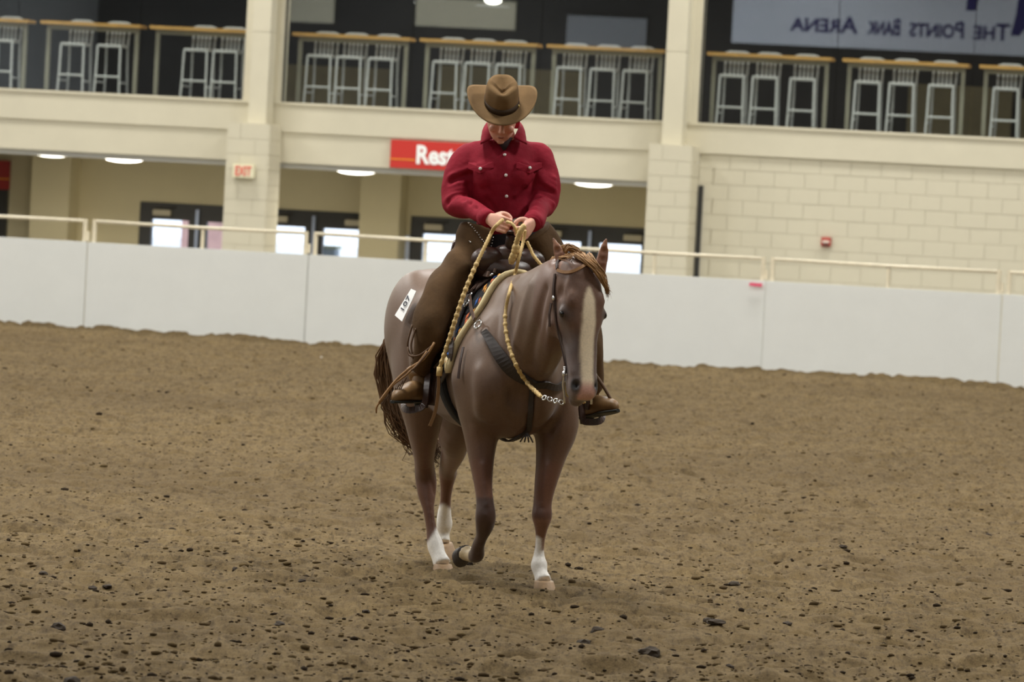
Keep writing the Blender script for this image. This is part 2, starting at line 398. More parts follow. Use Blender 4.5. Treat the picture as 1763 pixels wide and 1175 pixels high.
# ---------------------------------------------------------------- counter tables and bar stools upstairs
M_wood = mat('counter_wood', srgb(222, 176, 96), .45, var=.15, vscale=6); M_steel = mat('brushed_steel', srgb(228, 232, 230), .4, metal=.12, var=.06, vscale=20)
M_leg = mat('table_leg_steel', srgb(168, 166, 146), .45, metal=.1)
UF = 2.78
def make_table(a0, a1, label):
    t = empty('counter_table', wp((a0+a1)/2, .52, UF), -THW); tag(t, label, 'table', 'counter tables behind the upper windows')
    h = (a1-a0)/2
    b = MB(); b.box(-h, h, -.2, .22, 1.045, 1.092); b.build('table_top', M_wood, t, bevel=.006)
    b = MB(); b.box(-h+.06, h-.06, -.02, .02, .985, 1.045); b.build('apron', M_leg, t)
    for sx in (-1, 1):
        b = MB(); x = sx*(h-.08); b.box(x-.026, x+.026, -.03, .03, .02, 1.045); b.box(x-.03, x+.03, -.13, .2, 0, .03); b.build('leg', M_leg, t)
    return t
tabs = [(-8.35, -6.92, 'counter table at the left edge, cut off by the photo'), (-6.75, -5.36, 'second counter table from the left with two stools spaced apart'),
        (-5.23, -3.83, 'counter table just left of the left pilaster'), (-3.26, -1.65, 'counter table just right of the left pilaster'),
        (-1.52, .08, 'counter table directly behind the cowboy hat'), (.20, 1.79, 'counter table just left of the right pilaster'),
        (2.35, 4.01, 'counter table just right of the right pilaster'), (4.15, 5.81, 'counter table second from the right edge under the banner reflection'),
        (5.95, 7.6, 'counter table at the right edge, cut off by the photo')]
for q in tabs: make_table(*q)
def make_stool():
    t = empty('bar_stool')
    b = MB(); b.loft([((0, .2, .775), Vector((1,0,0)), Vector((0,1,0)), .175, .2, 6), ((0, .2, .80), Vector((1,0,0)), Vector((0,1,0)), .18, .205, 6), ((0, .2, .812), Vector((1,0,0)), Vector((0,1,0)), .165, .19, 6)], 24)
    b.build('seat', M_steel, t)
    for sx in (-1, 1):
        b = MB(); b.tube([(sx*.158, .02, .785), (sx*.165, .01, .4), (sx*.18, -.01, 0)], .017, 6); b.build('leg', M_steel, t)
        b = MB(); b.tube([(sx*.165, .47, 0), (sx*.15, .45, .5), (sx*.148, .43, .8), (sx*.152, .455, .95), (sx*.156, .485, 1.10)], .017, 6); b.build('leg', M_steel, t)
    b = MB(); b.tube([(-.172, .0, .375), (.172, .0, .375)], .016, 6); pass
    for sx in (-1, 1): b.tube([(sx*.175, 0, .3), (sx*.158, .45, .3)], .012, 6)
    b.build('foot_rail', M_steel, t)
    for k in range(4):
        x = -.083+k*.055; b = MB(); b.strap([(x, .43, .80), (x, .45, .95), (x, .485, 1.08)], (0, -1, 0), .034, .006); b.build('slat', M_steel, t)
    b = MB(); b.tube([(-.156, .485, 1.10), (-.1, .50, 1.122), (.1, .50, 1.122), (.156, .485, 1.10)], .018, 6); b.build('back_rail', M_steel, t)
    return t
stool0 = make_stool()
sa = [(-7.3, 'at the leftmost table, cut by the photo edge'), (-6.30, 'left of the pair at the second table from the left'), (-5.79, 'right of the pair at the second table from the left'),
      (-4.59, 'left of the pair beside the left pilaster'), (-4.18, 'touching the left pilaster on its left side'),
      (-2.89, 'first of three right of the left pilaster'), (-2.48, 'middle of three right of the left pilaster'), (-2.05, 'last of three right of the left pilaster'),
      (-1.17, 'left of the three behind the hat'), (-.73, 'middle one behind the hat crown'), (-.31, 'right one behind the hat brim tip'),
      (.51, 'first of three left of the right pilaster'), (.96, 'middle of three left of the right pilaster'), (1.40, 'nearest the right pilaster on its left side'),
      (2.69, 'nearest the right pilaster on its right side'), (3.13, 'middle of three right of the right pilaster'), (3.63, 'last of three right of the right pilaster'),
      (4.49, 'first of three at the second table from the right edge'), (4.94, 'middle of three at the second table from the right edge'), (5.46, 'last of three at the second table from the right edge'),
      (6.31, 'at the table cut by the right photo edge')]
for i, (a, lb) in enumerate(sa):
    o = stool0 if i == 0 else copy_tree(stool0)
    tag(o, 'silver slat back bar stool, '+lb, 'stool', 'bar stools behind the upper windows')
    o.location = wp(a, .36, UF); o.rotation_euler = (0, 0, -THW+random.uniform(-.02, .02))

# ---------------------------------------------------------------- arena fence
def bp(a, b, z): return (a*math.cos(THB)+b*math.sin(THB), BY-a*math.sin(THB)+b*math.cos(THB), z)
M_panel = None
def panel_mat():
    m = mat('white_kickboard', srgb(221, 223, 219), .45, var=.03, vscale=2.5)
    nt = m.node_tree; p = nt.nodes['Principled BSDF']; src = p.inputs['Base Color'].links[0].from_socket
    tc = nt.nodes.new('ShaderNodeTexCoord'); mp = nt.nodes.new('ShaderNodeMapping'); mp.inputs['Scale'].default_value = (1.6, 1, 2.4); nt.links.new(tc.outputs['Object'], mp.inputs[0])
    n = nt.nodes.new('ShaderNodeTexNoise'); n.inputs['Scale'].default_value = 2.6; n.inputs['Detail'].default_value = 7; n.inputs['Roughness'].default_value = .7
    nt.links.new(mp.outputs[0], n.inputs['Vector'])
    r = nt.nodes.new('ShaderNodeMapRange'); r.inputs['From Min'].default_value = .66; r.inputs['From Max'].default_value = .8; r.inputs['To Max'].default_value = .55; nt.links.new(n.outputs['Fac'], r.inputs['Value'])
    mx = nt.nodes.new('ShaderNodeMix'); mx.data_type = 'RGBA'; nt.links.new(r.outputs[0], mx.inputs[0]); nt.links.new(src, mx.inputs[6]); mx.inputs[7].default_value = srgb(150, 145, 130)
    nt.links.new(mx.outputs[2], p.inputs['Base Color']); return m
M_panel = panel_mat(); M_rail = mat('cream_rail_paint', srgb(226, 216, 190), .45, var=.1, vscale=12)
M_rust = mat('rusty_joint', srgb(96, 72, 50), .8)
seams = [-8.1, -5.32, -2.54, .21, 2.97, 5.70, 8.45]
flabels = ['white arena fence section at the left photo edge, before the first double post', 'white arena fence section from first double post to the seam left of the horse',
  'white arena fence section directly behind the rider and horse rump', 'white arena fence section right of the horse head ending at the pink tape',
  'white arena fence section right of the pink tape with two small stains', 'white arena fence section at the right photo edge']
for i in range(6):
    a0, a1 = seams[i], seams[i+1]
    t = empty('arena_fence', bp(a0, 0, 0), -THB+(0, 0, 0, .012, -.004, .003)[i]); tag(t, flabels[i], 'fence', 'white fence sections round the arena')
    L = a1-a0
    b = MB(); b.box(.006, L-.006, 0, .03, -.06, 1.035+random.uniform(-.003, .003)); b.build('kick_panel', M_panel, t, bevel=.004)
    b = MB(); b.tube([(.07, .05, 1.283), (L*.5, .05, 1.277), (L-.07, .05, 1.283)], .021, 10); b.build('top_rail', M_rail, t, smooth=True)
    for x in (.06, L*.515, L-.06):
        r_ = .021 if abs(x-L*.515) > .1 else .017
        b = MB(); b.box(x-r_, x+r_, .032, .075, -.06, 1.305 if r_ > .02 else 1.26); p_ = b.build('post', M_rail, t, bevel=.004)
    b = MB(); b.box(L-.06, L-.002, .04, .068, 1.05, 1.16); b.build('hinge_plate', M_rail, t)
    b = MB(); b.box(L*.515-.03, L*.515+.03, .035, .07, 1.255, 1.266); b.build('weld', M_rust, t)
pk = MB(); pk.box(-.075, .075, -.01, 0, -.018, .018)
po = pk.build('pink_tape', mat('pink_tape', srgb(232, 84, 120), .5), None, bevel=.003); po.location = bp(2.865, -.024, .985); po.rotation_euler = (0, .02, -THB+.012)
tag(po, 'short strip of pink tape on top of a white fence section', 'tape')

# ---------------------------------------------------------------- arena ground
_tab = rng.random((512, 512))
def vnoise(x, y, lam, seed=0):
    x = x/lam+seed*17.3; y = y/lam+seed*31.7
    i = np.floor(x).astype(int); j = np.floor(y).astype(int); u = x-i; v = y-j
    u = u*u*u*(u*(u*6-15)+10); v = v*v*v*(v*(v*6-15)+10)
    T = lambda a, b: _tab[a % 512, b % 512]
    return (T(i, j)*(1-u)+T(i+1, j)*u)*(1-v)+(T(i, j+1)*(1-u)+T(i+1, j+1)*u)*v - .5
def ground_h(x, y):
    far_ = np.clip((y-16)/44, 0, 1)
    h = .030*vnoise(x, y, 1.3, 1)+.030*vnoise(x, y, .5, 2)+.036*vnoise(x, y, .22, 3)+.030*vnoise(x, y, .11, 4)+.024*vnoise(x, y, .06, 5)
    rg = np.abs(vnoise(x, y, .38, 6)); h -= .030*np.clip(.10-rg, 0, .1)/.1*np.clip(vnoise(x, y, 1.1, 7)*2+.35, 0, 1)
    # deeper pocks where hooves have dug
    pk_ = vnoise(x*1.0, y*.55, .30, 8); h -= .07*np.clip(pk_-.28, 0, 1)/.2*.6
    return h*(1+.3*far_)
def fence_y(x): return BY - .32*x
xs = np.concatenate([np.linspace(-22, -7.2, 22), np.linspace(-7, 7, 500), np.linspace(7.2, 22, 22)])
tt = [0.0]; yv = 17.6
ys = [-10., -2., 6., 12., 15.5]
while yv < 58.3: ys.append(yv); yv += .020+ .0011*(yv-17.6)
ys = np.array(ys); ys = 17.6+(ys-17.6)
X, Y = np.meshgrid(xs, ys)
tq = np.clip((Y-17.6)/(58.05-17.6), 0, 1.2)
Y = np.where(Y > 17.6, 17.6+tq*(fence_y(X)+.1-17.6), Y)
Z = ground_h(X, Y); Z = np.where(Y < 17.7, 0, Z)
Z = Z - (.0)
# a low bank of dirt pushed up along the fence
dfe = fence_y(X)-Y; Z += .035*np.exp(-(dfe/.35)**2)*(1+1.6*vnoise(X, Y, .5, 11))
nx, ny = len(xs), len(ys)
V = np.stack([X, Y, Z], -1).reshape(-1, 3)
idx = np.arange(nx*ny).reshape(ny, nx)
Fq = np.stack([idx[:-1, :-1], idx[:-1, 1:], idx[1:, 1:], idx[1:, :-1]], -1).reshape(-1, 4)
gm = bpy.data.meshes.new('floor'); gm.vertices.add(len(V)); gm.vertices.foreach_set('co', V.ravel())
gm.loops.add(Fq.size); gm.loops.foreach_set('vertex_index', Fq.ravel().astype(np.int32)); gm.polygons.add(len(Fq))
gm.polygons.foreach_set('loop_start', np.arange(0, Fq.size, 4, dtype=np.int32)); gm.polygons.foreach_set('use_smooth', np.ones(len(Fq), bool)); gm.update(); gm.validate()
print('ground quads', len(Fq))
def ground_mat():
    m = bpy.data.materials.new('arena_dirt'); m.use_nodes = True; nt = m.node_tree; p = nt.nodes['Principled BSDF']
    p.inputs['Roughness'].default_value = .95; p.inputs['Specular IOR Level'].default_value = .15
    tc = nt.nodes.new('ShaderNodeTexCoord')
    def noise(sc, det, rough=.6, vec=None):
        n = nt.nodes.new('ShaderNodeTexNoise'); n.inputs['Scale'].default_value = sc; n.inputs['Detail'].default_value = det; n.inputs['Roughness'].default_value = rough
        nt.links.new(vec or tc.outputs['Object'], n.inputs['Vector']); return n.outputs['Fac']
    def ramp(f, a, b, c0, c1):
        r = nt.nodes.new('ShaderNodeMapRange'); r.inputs[1].default_value = a; r.inputs[2].default_value = b; r.inputs[3].default_value = c0; r.inputs[4].default_value = c1
        nt.links.new(f, r.inputs[0]); return r.outputs[0]
    def mix(f, a, b, bt='MIX'):
        x = nt.nodes.new('ShaderNodeMix'); x.data_type = 'RGBA'; x.blend_type = bt
        for s_, v in ((0, f), (6, a), (7, b)):
            if isinstance(v, bpy.types.NodeSocket): nt.links.new(v, x.inputs[s_])
            else: x.inputs[s_].default_value = v
        return x.outputs[2]
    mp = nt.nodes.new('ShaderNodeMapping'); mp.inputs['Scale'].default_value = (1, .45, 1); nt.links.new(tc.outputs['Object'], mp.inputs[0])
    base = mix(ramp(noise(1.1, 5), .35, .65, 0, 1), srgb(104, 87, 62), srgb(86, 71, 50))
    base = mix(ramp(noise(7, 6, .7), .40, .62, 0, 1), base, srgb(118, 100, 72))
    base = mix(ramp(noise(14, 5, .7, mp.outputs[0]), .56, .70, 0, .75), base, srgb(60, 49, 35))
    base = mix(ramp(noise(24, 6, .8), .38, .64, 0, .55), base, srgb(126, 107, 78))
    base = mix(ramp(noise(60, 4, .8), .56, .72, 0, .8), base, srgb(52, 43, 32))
    mq = nt.nodes.new('ShaderNodeMapping'); mq.inputs['Scale'].default_value = (1, .17, 1); nt.links.new(tc.outputs['Object'], mq.inputs[0])  # depth-stretched mottle puts the shading of dirt lumps into the colour
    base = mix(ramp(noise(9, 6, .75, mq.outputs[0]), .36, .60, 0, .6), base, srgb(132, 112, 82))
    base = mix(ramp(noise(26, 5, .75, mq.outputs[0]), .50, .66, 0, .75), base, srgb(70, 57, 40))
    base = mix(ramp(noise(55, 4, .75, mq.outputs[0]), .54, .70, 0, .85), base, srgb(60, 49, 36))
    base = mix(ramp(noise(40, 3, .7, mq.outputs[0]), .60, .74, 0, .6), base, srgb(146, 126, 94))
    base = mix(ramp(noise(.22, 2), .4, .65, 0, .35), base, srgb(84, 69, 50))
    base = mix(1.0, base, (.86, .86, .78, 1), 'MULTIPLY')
    nt.links.new(base, p.inputs['Base Color'])
    b = nt.nodes.new('ShaderNodeBump'); b.inputs['Strength'].default_value = .6; b.inputs['Distance'].default_value = .016
    nt.links.new(noise(45, 6, .7), b.inputs['Height']); nt.links.new(b.outputs['Normal'], p.inputs['Normal'])
    return m
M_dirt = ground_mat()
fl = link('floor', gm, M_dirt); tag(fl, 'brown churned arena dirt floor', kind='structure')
def gz(x, y): return float(ground_h(np.array([x]), np.array([y]))[0])

# clods: a few dozen separate ones, the crumbs as one mass
M_clod = mat('dark_clod', srgb(56, 46, 34), .95, var=.3, vscale=30)
M_crumb = mat('dirt_crumbs', srgb(88, 73, 53), .95, var=.3, vscale=9, attr='Col', spec=.1)
def clod_mesh(seed, r):
    random.seed(seed); b = bmesh.new(); bmesh.ops.create_icosphere(b, subdivisions=2, radius=1)
    for v in b.verts:
        q = 1+.45*(random.random()-.5); v.co *= q
    sx, sy, sz = random.uniform(.9, 1.5), random.uniform(.8, 1.1), random.uniform(.45, .75)
    for v in b.verts: v.co = Vector((v.co.x*sx, v.co.y*sy, max(v.co.z, -.5)*sz))*r
    me = bpy.data.meshes.new('dirt_clod'); b.to_mesh(me); b.free(); me.materials.append(M_clod); return me
def ground_at(px, py):
    d = _F*FPX + RC*(px-881.5) - UC*(py-587.5); t = -EYE/d.z
    return Vector((d.x*t, d.y*t, 0))
clods = [(1118,1120,.040),(1700,922,.030),(618,832,.028),(1265,1003,.03),(1232,1072,.03),(1218,1068,.02),(1355,1076,.026),(1028,1090,.03),(1005,1112,.03),(1075,880,.022),
  (100,1080,.038),(75,990,.022),(160,1012,.02),(185,1010,.022),(480,1085,.026),(125,1177,.03),(150,880,.018),(160,875,.014),(405,988,.02),(520,1007,.02),(1250,832,.016),(1235,840,.016),
  (1150,1003,.018),(1385,1012,.02),(1450,955,.018),(806,982,.024),(1270,1155,.026),(1255,1150,.018),(630,1060,.02),(1645,870,.016),(1640,730,.016),(1750,840,.024)]
for i, (px, py, r) in enumerate(clods):
    g = ground_at(px, py); o = link('dirt_clod', clod_mesh(100+i, r))
    o.location = (g.x, g.y, gz(g.x, g.y)+r*.12); o.rotation_euler = (0, 0, random.random()*6)
    if (px, py) == (1118, 1120): tag(o, 'largest round dark dirt clod near the bottom edge, right of the hooves', 'clod')
    elif (px, py) == (806, 982): tag(o, 'dirt clod kicked up beneath the lifted front hoof', 'clod'); o.location.z += .02
    elif (px, py) == (1700, 922): tag(o, 'pointed dark dirt clod near the right edge', 'clod')
    else: tag(o, 'small dark dirt clod lying on the churned arena floor', 'clod', 'small dirt clods on the arena floor')
wm = mat('pale_chip', srgb(235, 232, 222), .6)
ch = []
random.seed(5); np_ = np.random.default_rng(5)
ico = bmesh.new(); bmesh.ops.create_icosphere(ico, subdivisions=1, radius=1); iv = np.array([v.co[:] for v in ico.verts]); jf = np.array([[v.index for v in f.verts] for f in ico.faces]); ico.free()
N = 20000
yy = 18+40*np_.random(N)**1.7; xx = (np_.random(N)*2-1)*(.108*yy+.2)
keep = yy < fence_y(xx)-.1; xx, yy = xx[keep], yy[keep]; N = len(xx)
clump = vnoise(xx, yy, .8, 21) > -.30; xx, yy = xx[clump], yy[clump]; N = len(xx)
rr = .003+.004*np_.random(N)+.012*np_.random(N)**9
sc = np.stack([rr*(1+.9*np_.random(N)), rr*(.8+.5*np_.random(N)), rr*(.5+.4*np_.random(N))], -1)
jit = 1+.35*(np_.random((N, len(iv), 1))-.5)
VV = iv[None]*jit*sc[:, None, :]; VV += np.stack([xx, yy, ground_h(xx, yy)+rr*.25], -1)[:, None, :]
FF = (jf[None]+(np.arange(N)*len(iv))[:, None, None]).reshape(-1, 3)
cm = bpy.data.meshes.new('dirt_crumbs'); cm.vertices.add(VV.shape[0]*VV.shape[1]); cm.vertices.foreach_set('co', VV.ravel()); cm.loops.add(FF.size); cm.loops.foreach_set('vertex_index', FF.ravel().astype(np.int32))
cm.polygons.add(len(FF)); cm.polygons.foreach_set('loop_start', np.arange(0, FF.size, 3, dtype=np.int32)); cm.update(); cm.validate()
_t = np_.random(N); _dk = (np_.random(N) < .22)*1.0
_cc = np.array(srgb(80, 66, 46)[:3])[None]*(1-_t[:, None])+np.array(srgb(106, 90, 62)[:3])[None]*_t[:, None]; _cc = _cc*(1-_dk[:, None])+np.array(srgb(52, 43, 32)[:3])[None]*_dk[:, None]
_ca = cm.color_attributes.new('Col', 'FLOAT_COLOR', 'POINT'); _ca.data.foreach_set('color', np.repeat(np.concatenate([_cc, np.ones((N, 1))], 1), len(iv), 0).astype(np.float32).ravel())
co = link('dirt_crumbs', cm, M_crumb); tag(co, 'small dark crumbs of dirt scattered over the arena floor', 'dirt', kind='stuff')
g = ground_at(554, 617); b = MB(); b.ell((0, 0, .01), (.022, .016, .018)); o = b.build('pale_chip', wm, None); o.location = (g.x, g.y, gz(g.x, g.y)+.012); tag(o, 'tiny white chip on the dirt left of the horse near the fence', 'debris')

# ---------------------------------------------------------------- horse
PHI = math.radians(15)
HF = Vector((math.sin(PHI), -math.cos(PHI), 0)); HL = Vector((math.cos(PHI), math.sin(PHI), 0)); UP = Vector((0, 0, 1))
HO = Vector((-.079, 24.156, 0))
def hp(s, l, z): return HO+HF*s+HL*l+UP*z

# torso sections: s along the back, l sideways bend, zc, half width, half height
TS = np.array([  # s,    l,   zc,   w,    h
    (.47, .010, 1.04, .100, .13), (.42, .010, 1.03, .190, .25), (.32, .015, 1.05, .245, .325), (.18, .03, 1.08, .270, .36), (.02, .045, 1.105, .270, .375),
    (-.20, .06, 1.09, .285, .365), (-.45, .055, 1.08, .305, .355), (-.70, .03, 1.11, .300, .345), (-.90, .0, 1.17, .290, .325),
    (-1.08, -.02, 1.20, .275, .300), (-1.24, -.03, 1.19, .220, .255), (-1.34, -.04, 1.17, .12, .16)])
def torso_par(s):
    P = TS[::-1]; return [float(np.interp(s, P[:, 0], P[:, k])) for k in range(1, 5)]
def torso_pt(s, ang, off=0.):
    """ang degrees: 90 = spine, 180 = horse's right side (image left), 270 = belly"""
    l, zc, w_, h_ = torso_par(s); a = math.radians(ang); ca, sa = math.cos(a), math.sin(a)
    k = 1-.30*max(sa, 0)**2*max(0, 1-abs(s-.08)/.35)
    pt = 2.25 - (.95*math.exp(-((s-.02)/.28)**2) if sa > 0 else 0)
    x = math.copysign(abs(ca)**(2/pt), ca)*w_*k; y = math.copysign(abs(sa)**(2/pt), sa)*h_
    n = Vector((ca/w_, sa/h_)).normalized()
    return hp(s, l+x+n.x*off, zc+y+n.y*off)
def limb(mb, pts, n=22, rs=28, side=None):
    """pts: (point, lateral radius, fore-aft radius)"""
    S = side or HL
    a = crom([tuple(p)+(ra, rb) for p, ra, rb in pts], rs)
    secs = []
    for i in range(len(a)):
        c = Vector(a[i, :3]); t = (Vector(a[min(i+1, len(a)-1), :3])-Vector(a[max(i-1, 0), :3])).normalized()
        X = (S-t*S.dot(t)).normalized(); Y = t.cross(X)
        secs.append((c, X, Y, max(a[i, 3], .004), max(a[i, 4], .004), 2.1))
    mb.loft(secs, n)
hb = MB()
secs = []
for s in np.linspace(.47, -1.34, 40):
    l, zc, w_, h_ = torso_par(s)
    n = 28; ring = [torso_pt(s, 360*k/n) for k in range(n)]; secs.append(ring)
v = [p for r_ in secs for p in r_]; f = []
n = 28
for i in range(len(secs)-1):
    for k in range(n): f.append((i*n+k, (i+1)*n+k, (i+1)*n+(k+1) % n, i*n+(k+1) % n))
f += [tuple(range(n)), tuple((len(secs)-1)*n+k for k in range(n-1, -1, -1))]
hb.add(v, f)
# haunches, shoulders, breast
for sd in (-1, 1):
    hb.ell(hp(-.98, sd*.15, 1.20), (.30, .155, .29), HF, HL, UP, 20, 12)
    hb.ell(hp(-1.12, sd*.12, 1.08), (.20, .13, .24), HF, HL, UP, 20, 12)
    hb.ell(hp(.22, .02+sd*.165, 1.00), (.19, .095, .24), HF, HL, UP, 20, 12)
    hb.ell(hp(.38, .01+sd*.10, .98), (.12, .115, .19), HF, HL, UP, 20, 12)
# dock
limb(hb, [(hp(-1.25, -.03, 1.34), .05, .05), (hp(-1.40, -.05, 1.28), .045, .045), (hp(-1.46, -.06, 1.10), .035, .035)], 12, 8)
# neck and head frame
PO = at(999, 447, 23.33); MU = at(1004, 690, 23.22)
HA = (MU-PO).normalized()                                   # poll to muzzle
HYAW = math.radians(24)
HN = Vector((math.sin(HYAW), -math.cos(HYAW), 0)); HN = (HN-HA*HN.dot(HA)).normalized()   # out of the forehead
HS = HA.cross(HN).normalized()
if HS.x < 0: HS = -HS                                       # towards image right (the horse's left)
HLEN = (MU-PO).length
def hd(t, l, n): return PO+HA*(t*HLEN)+HS*l+HN*n
neck = [(hp(-.02, .04, 1.13), .16, .34), (hp(.22, .05, 1.19), .16, .33), (hp(.45, .075, 1.28), .145, .275), (hp(.66, .10, 1.385), .118, .225), (hp(.82, .125, 1.475), .10, .175), (PO-HN*.05+UP*.0, .082, .125)]
a = crom([tuple(p)+(x, y) for p, x, y in neck], 22); secs = []
for i in range(22):
    c = Vector(a[i, :3]); t = (Vector(a[min(i+1, 21), :3])-Vector(a[max(i-1, 0), :3])).normalized()
    X = (HL-t*HL.dot(t)).normalized(); Y = X.cross(t)
    if Y.z < 0: Y = -Y
    # tilt the early rings so the base lies along the shoulder
    secs.append((c, X, Y, a[i, 3], a[i, 4], 2.1))
hb.loft(secs, 26)
# crest
# head: t, front, back, half width, centre power
HEADT = [(-.03, .02, .06, .045), (.02, .045, .10, .072), (.10, .066, .135, .086), (.20, .078, .17, .096), (.32, .080, .205, .104), (.42, .076, .205, .102), (.52, .068, .17, .088), (.62, .060, .128, .072), (.72, .055, .107, .067), (.82, .052, .100, .066), (.90, .052, .094, .069), (.96, .044, .080, .063), (1.0, .022, .052, .04)]
secs = []
for t, fr, bk, hw in crom(HEADT, 30):
    secs.append((hd(t, 0, 0), HS, HN, hw, (fr, bk), 2.5))
hb.loft(secs, 24)
for sd in (-1, 1):
    hb.ell(hd(.385, sd*.094, .012), (.030, .026, .030), HS, HN, HA, 14, 9)          # eye socket
    hb.ell(hd(.30, sd*.062, .052), (.035, .025, .055), HS, HN, HA, 12, 8)           # brow
    hb.ell(hd(.37, sd*.072, -.125), (.034, .085, .105), HS, HN, HA, 16, 10)         # jowl
    hb.ell(hd(.90, sd*.043, .020), (.026, .032, .036), HS, HN, HA, 14, 9)           # nostril
hb.ell(hd(.985, 0, -.075), (.040, .035, .03), HS, HN, HA, 12, 8)                     # lower lip and chin
# ears
def ear(base, tip, wid, face):
    ax = (tip-base); L = ax.length; T = ax.normalized(); Yv = (face-T*face.dot(T)).normalized(); X = T.cross(Yv)
    secs = []
    for u, ww in ((-.15, .8), (0, .95), (.2, 1.0), (.45, .98), (.68, .74), (.85, .42), (1, .10)):
        secs.append((base+T*(L*u)-Yv*.012*u, X, Yv, wid*ww, wid*ww*.62, 2))
    hb.loft(secs, 14); return (base, T, X, Yv, L, wid)
ears = [ear(at(976, 468, 23.36), at(950, 406, 23.38), .031, (HN-HS*.75).normalized()), ear(at(1032, 474, 23.42), at(1046, 404, 23.42), .031, (HN-HS*.25).normalized())]

# legs
LF = [(hp(.20, .17, 1.06), .12, .19), (at(953, 705, 24.02), .118, .15), (at(956, 745, 24.0), .102, .125), (at(949, 785, 23.98), .072, .092), (at(939, 835, 23.95), .052, .062), (at(934, 868, 23.94), .044, .05), (at(933, 890, 23.93), .050, .052), (at(932, 908, 23.94), .033, .040),
      (at(930, 930, 23.96), .0225, .032), (at(928, 955, 23.98), .025, .035), (at(928, 973, 23.97), .041, .046), (at(931, 989, 23.95), .033, .038), (at(936, 1003, 23.92), .043, .05)]
RF = [(hp(.20, -.15, 1.06), .12, .19), (at(829, 705, 23.93), .115, .15), (at(829, 745, 23.92), .085, .12), (at(829, 785, 23.89), .062, .085), (at(832, 835, 23.85), .043, .056), (at(835, 865, 23.83), .042, .048), (at(836, 890, 23.82), .050, .052), (at(834, 907, 23.85), .043, .045),
      (at(829, 925, 23.90), .028, .034), (at(823, 942, 23.97), .031, .036), (at(821, 955, 24.03), .037, .04), (at(812, 957, 24.09), .034, .034), (at(800, 951, 24.13), .044, .04)]
RH = [(hp(-.95, -.14, 1.20), .15, .26), (at(722, 660, 24.9), .125, .20), (at(727, 712, 24.9), .10, .15), (at(728, 752, 24.96), .072, .115), (at(730, 790, 25.05), .050, .072), (at(732, 815, 25.12), .052, .070), (at(734, 832, 25.12), .052, .062), (at(735, 852, 25.10), .045, .05),
      (at(738, 880, 25.07), .027, .038), (at(743, 912, 25.05), .026, .037), (at(749, 938, 25.03), .041, .046), (at(755, 957, 25.0), .037, .042), (at(762, 973, 24.97), .046, .05)]
LH = [(hp(-.95, .14, 1.18), .15, .26), (hp(-.95, .17, .92), .12, .18), (at(786, 735, 25.35), .095, .135), (at(782, 768, 25.5), .066, .10), (at(773, 798, 25.68), .046, .07), (at(771, 815, 25.75), .046, .062), (at(769, 838, 25.77), .033, .042), (at(767, 862, 25.8), .028, .036),
      (at(765, 888, 25.84), .037, .042), (at(765, 903, 25.86), .042, .046), (at(763, 920, 25.88), .032, .04), (at(764, 936, 25.86), .036, .044)]
for L_ in (LF, RF, RH, LH): limb(hb, L_, 20, 44)

def remesh(mb, name, voxel, smooth=2, factor=.5):
    me = mb.mesh(name+'_raw'); o = bpy.data.objects.new(name+'_raw', me); COL.objects.link(o)
    bm = bmesh.new(); bm.from_mesh(me); bmesh.ops.recalc_face_normals(bm, faces=bm.faces[:]); bm.to_mesh(me); bm.free()
    r = o.modifiers.new('r', 'REMESH'); r.mode = 'VOXEL'; r.voxel_size = voxel; r.adaptivity = 0
    s_ = o.modifiers.new('s', 'SMOOTH'); s_.iterations = smooth; s_.factor = factor
    dg = bpy.context.evaluated_depsgraph_get(); out = bpy.data.meshes.new_from_object(o.evaluated_get(dg))
    bpy.data.objects.remove(o); bpy.data.meshes.remove(me); out.name = name
    return out
def get_co(me):
    c = np.empty(len(me.vertices)*3); me.vertices.foreach_get('co', c); return c.reshape(-1, 3)
def get_no(me):
    c = np.empty(len(me.vertices)*3); me.vertices.foreach_get('normal', c); return c.reshape(-1, 3)
def set_co(me, c): me.vertices.foreach_set('co', np.ascontiguousarray(c).ravel()); me.update()
horse_me = remesh(hb, 'horse', .0095, 8, .5)
hc = get_co(horse_me)
ed = np.empty(len(horse_me.edges)*2, np.int32); horse_me.edges.foreach_get('vertices', ed); ed = ed.reshape(-1, 2)
_hr = hc-np.array(PO); _w = np.clip((hc[:, 2]-.80)/.15, 0, 1)*np.clip((np.linalg.norm(_hr-np.outer(np.clip(_hr@np.array(HA), -.08, .7), np.array(HA)), axis=1)-.15)/.12, 0, 1)
_cnt = np.bincount(ed.ravel(), minlength=len(hc)).astype(float)
for _ in range(70):
    acc = np.stack([np.bincount(ed[:, 0], hc[ed[:, 1], k], len(hc))+np.bincount(ed[:, 1], hc[ed[:, 0], k], len(hc)) for k in range(3)], 1)
    hc = hc+(acc/_cnt[:, None]-hc)*(.62*_w)[:, None]
set_co(horse_me, hc); hn = get_no(horse_me)
def push(c, no, center, r, amt, dirv=None):
    d = np.linalg.norm(c-np.array(center), axis=1); w_ = np.clip(1-(d/r)**2, 0, 1)**2
    return c + (no if dirv is None else np.array(dirv)[None])*(amt*w_)[:, None]
for sd in (-1, 1):
    hc = push(hc, hn, hd(.900, sd*.060, .045), .030, -.026)          # nostril hollows
    hc = push(hc, hn, hd(.25, sd*.085, .0), .05, -.010)              # hollow above the eye
    hc = push(hc, hn, hd(.55, sd*.085, .01), .08, -.010)             # cheek below the eye
for base, T, X, Yv, L, wid in ears:
    for u in (.2, .4, .6):
        hc = push(hc, hn, base+T*(L*u)+Yv*(wid*.6), .030, -.014)
hc = push(hc, hn, hp(.46, .0, .93), .10, -.03)                        # groove between the breast muscles
_tb = BVHTree.FromPolygons([Vector(v) for v in hc], [tuple(p.vertices) for p in horse_me.polygons])
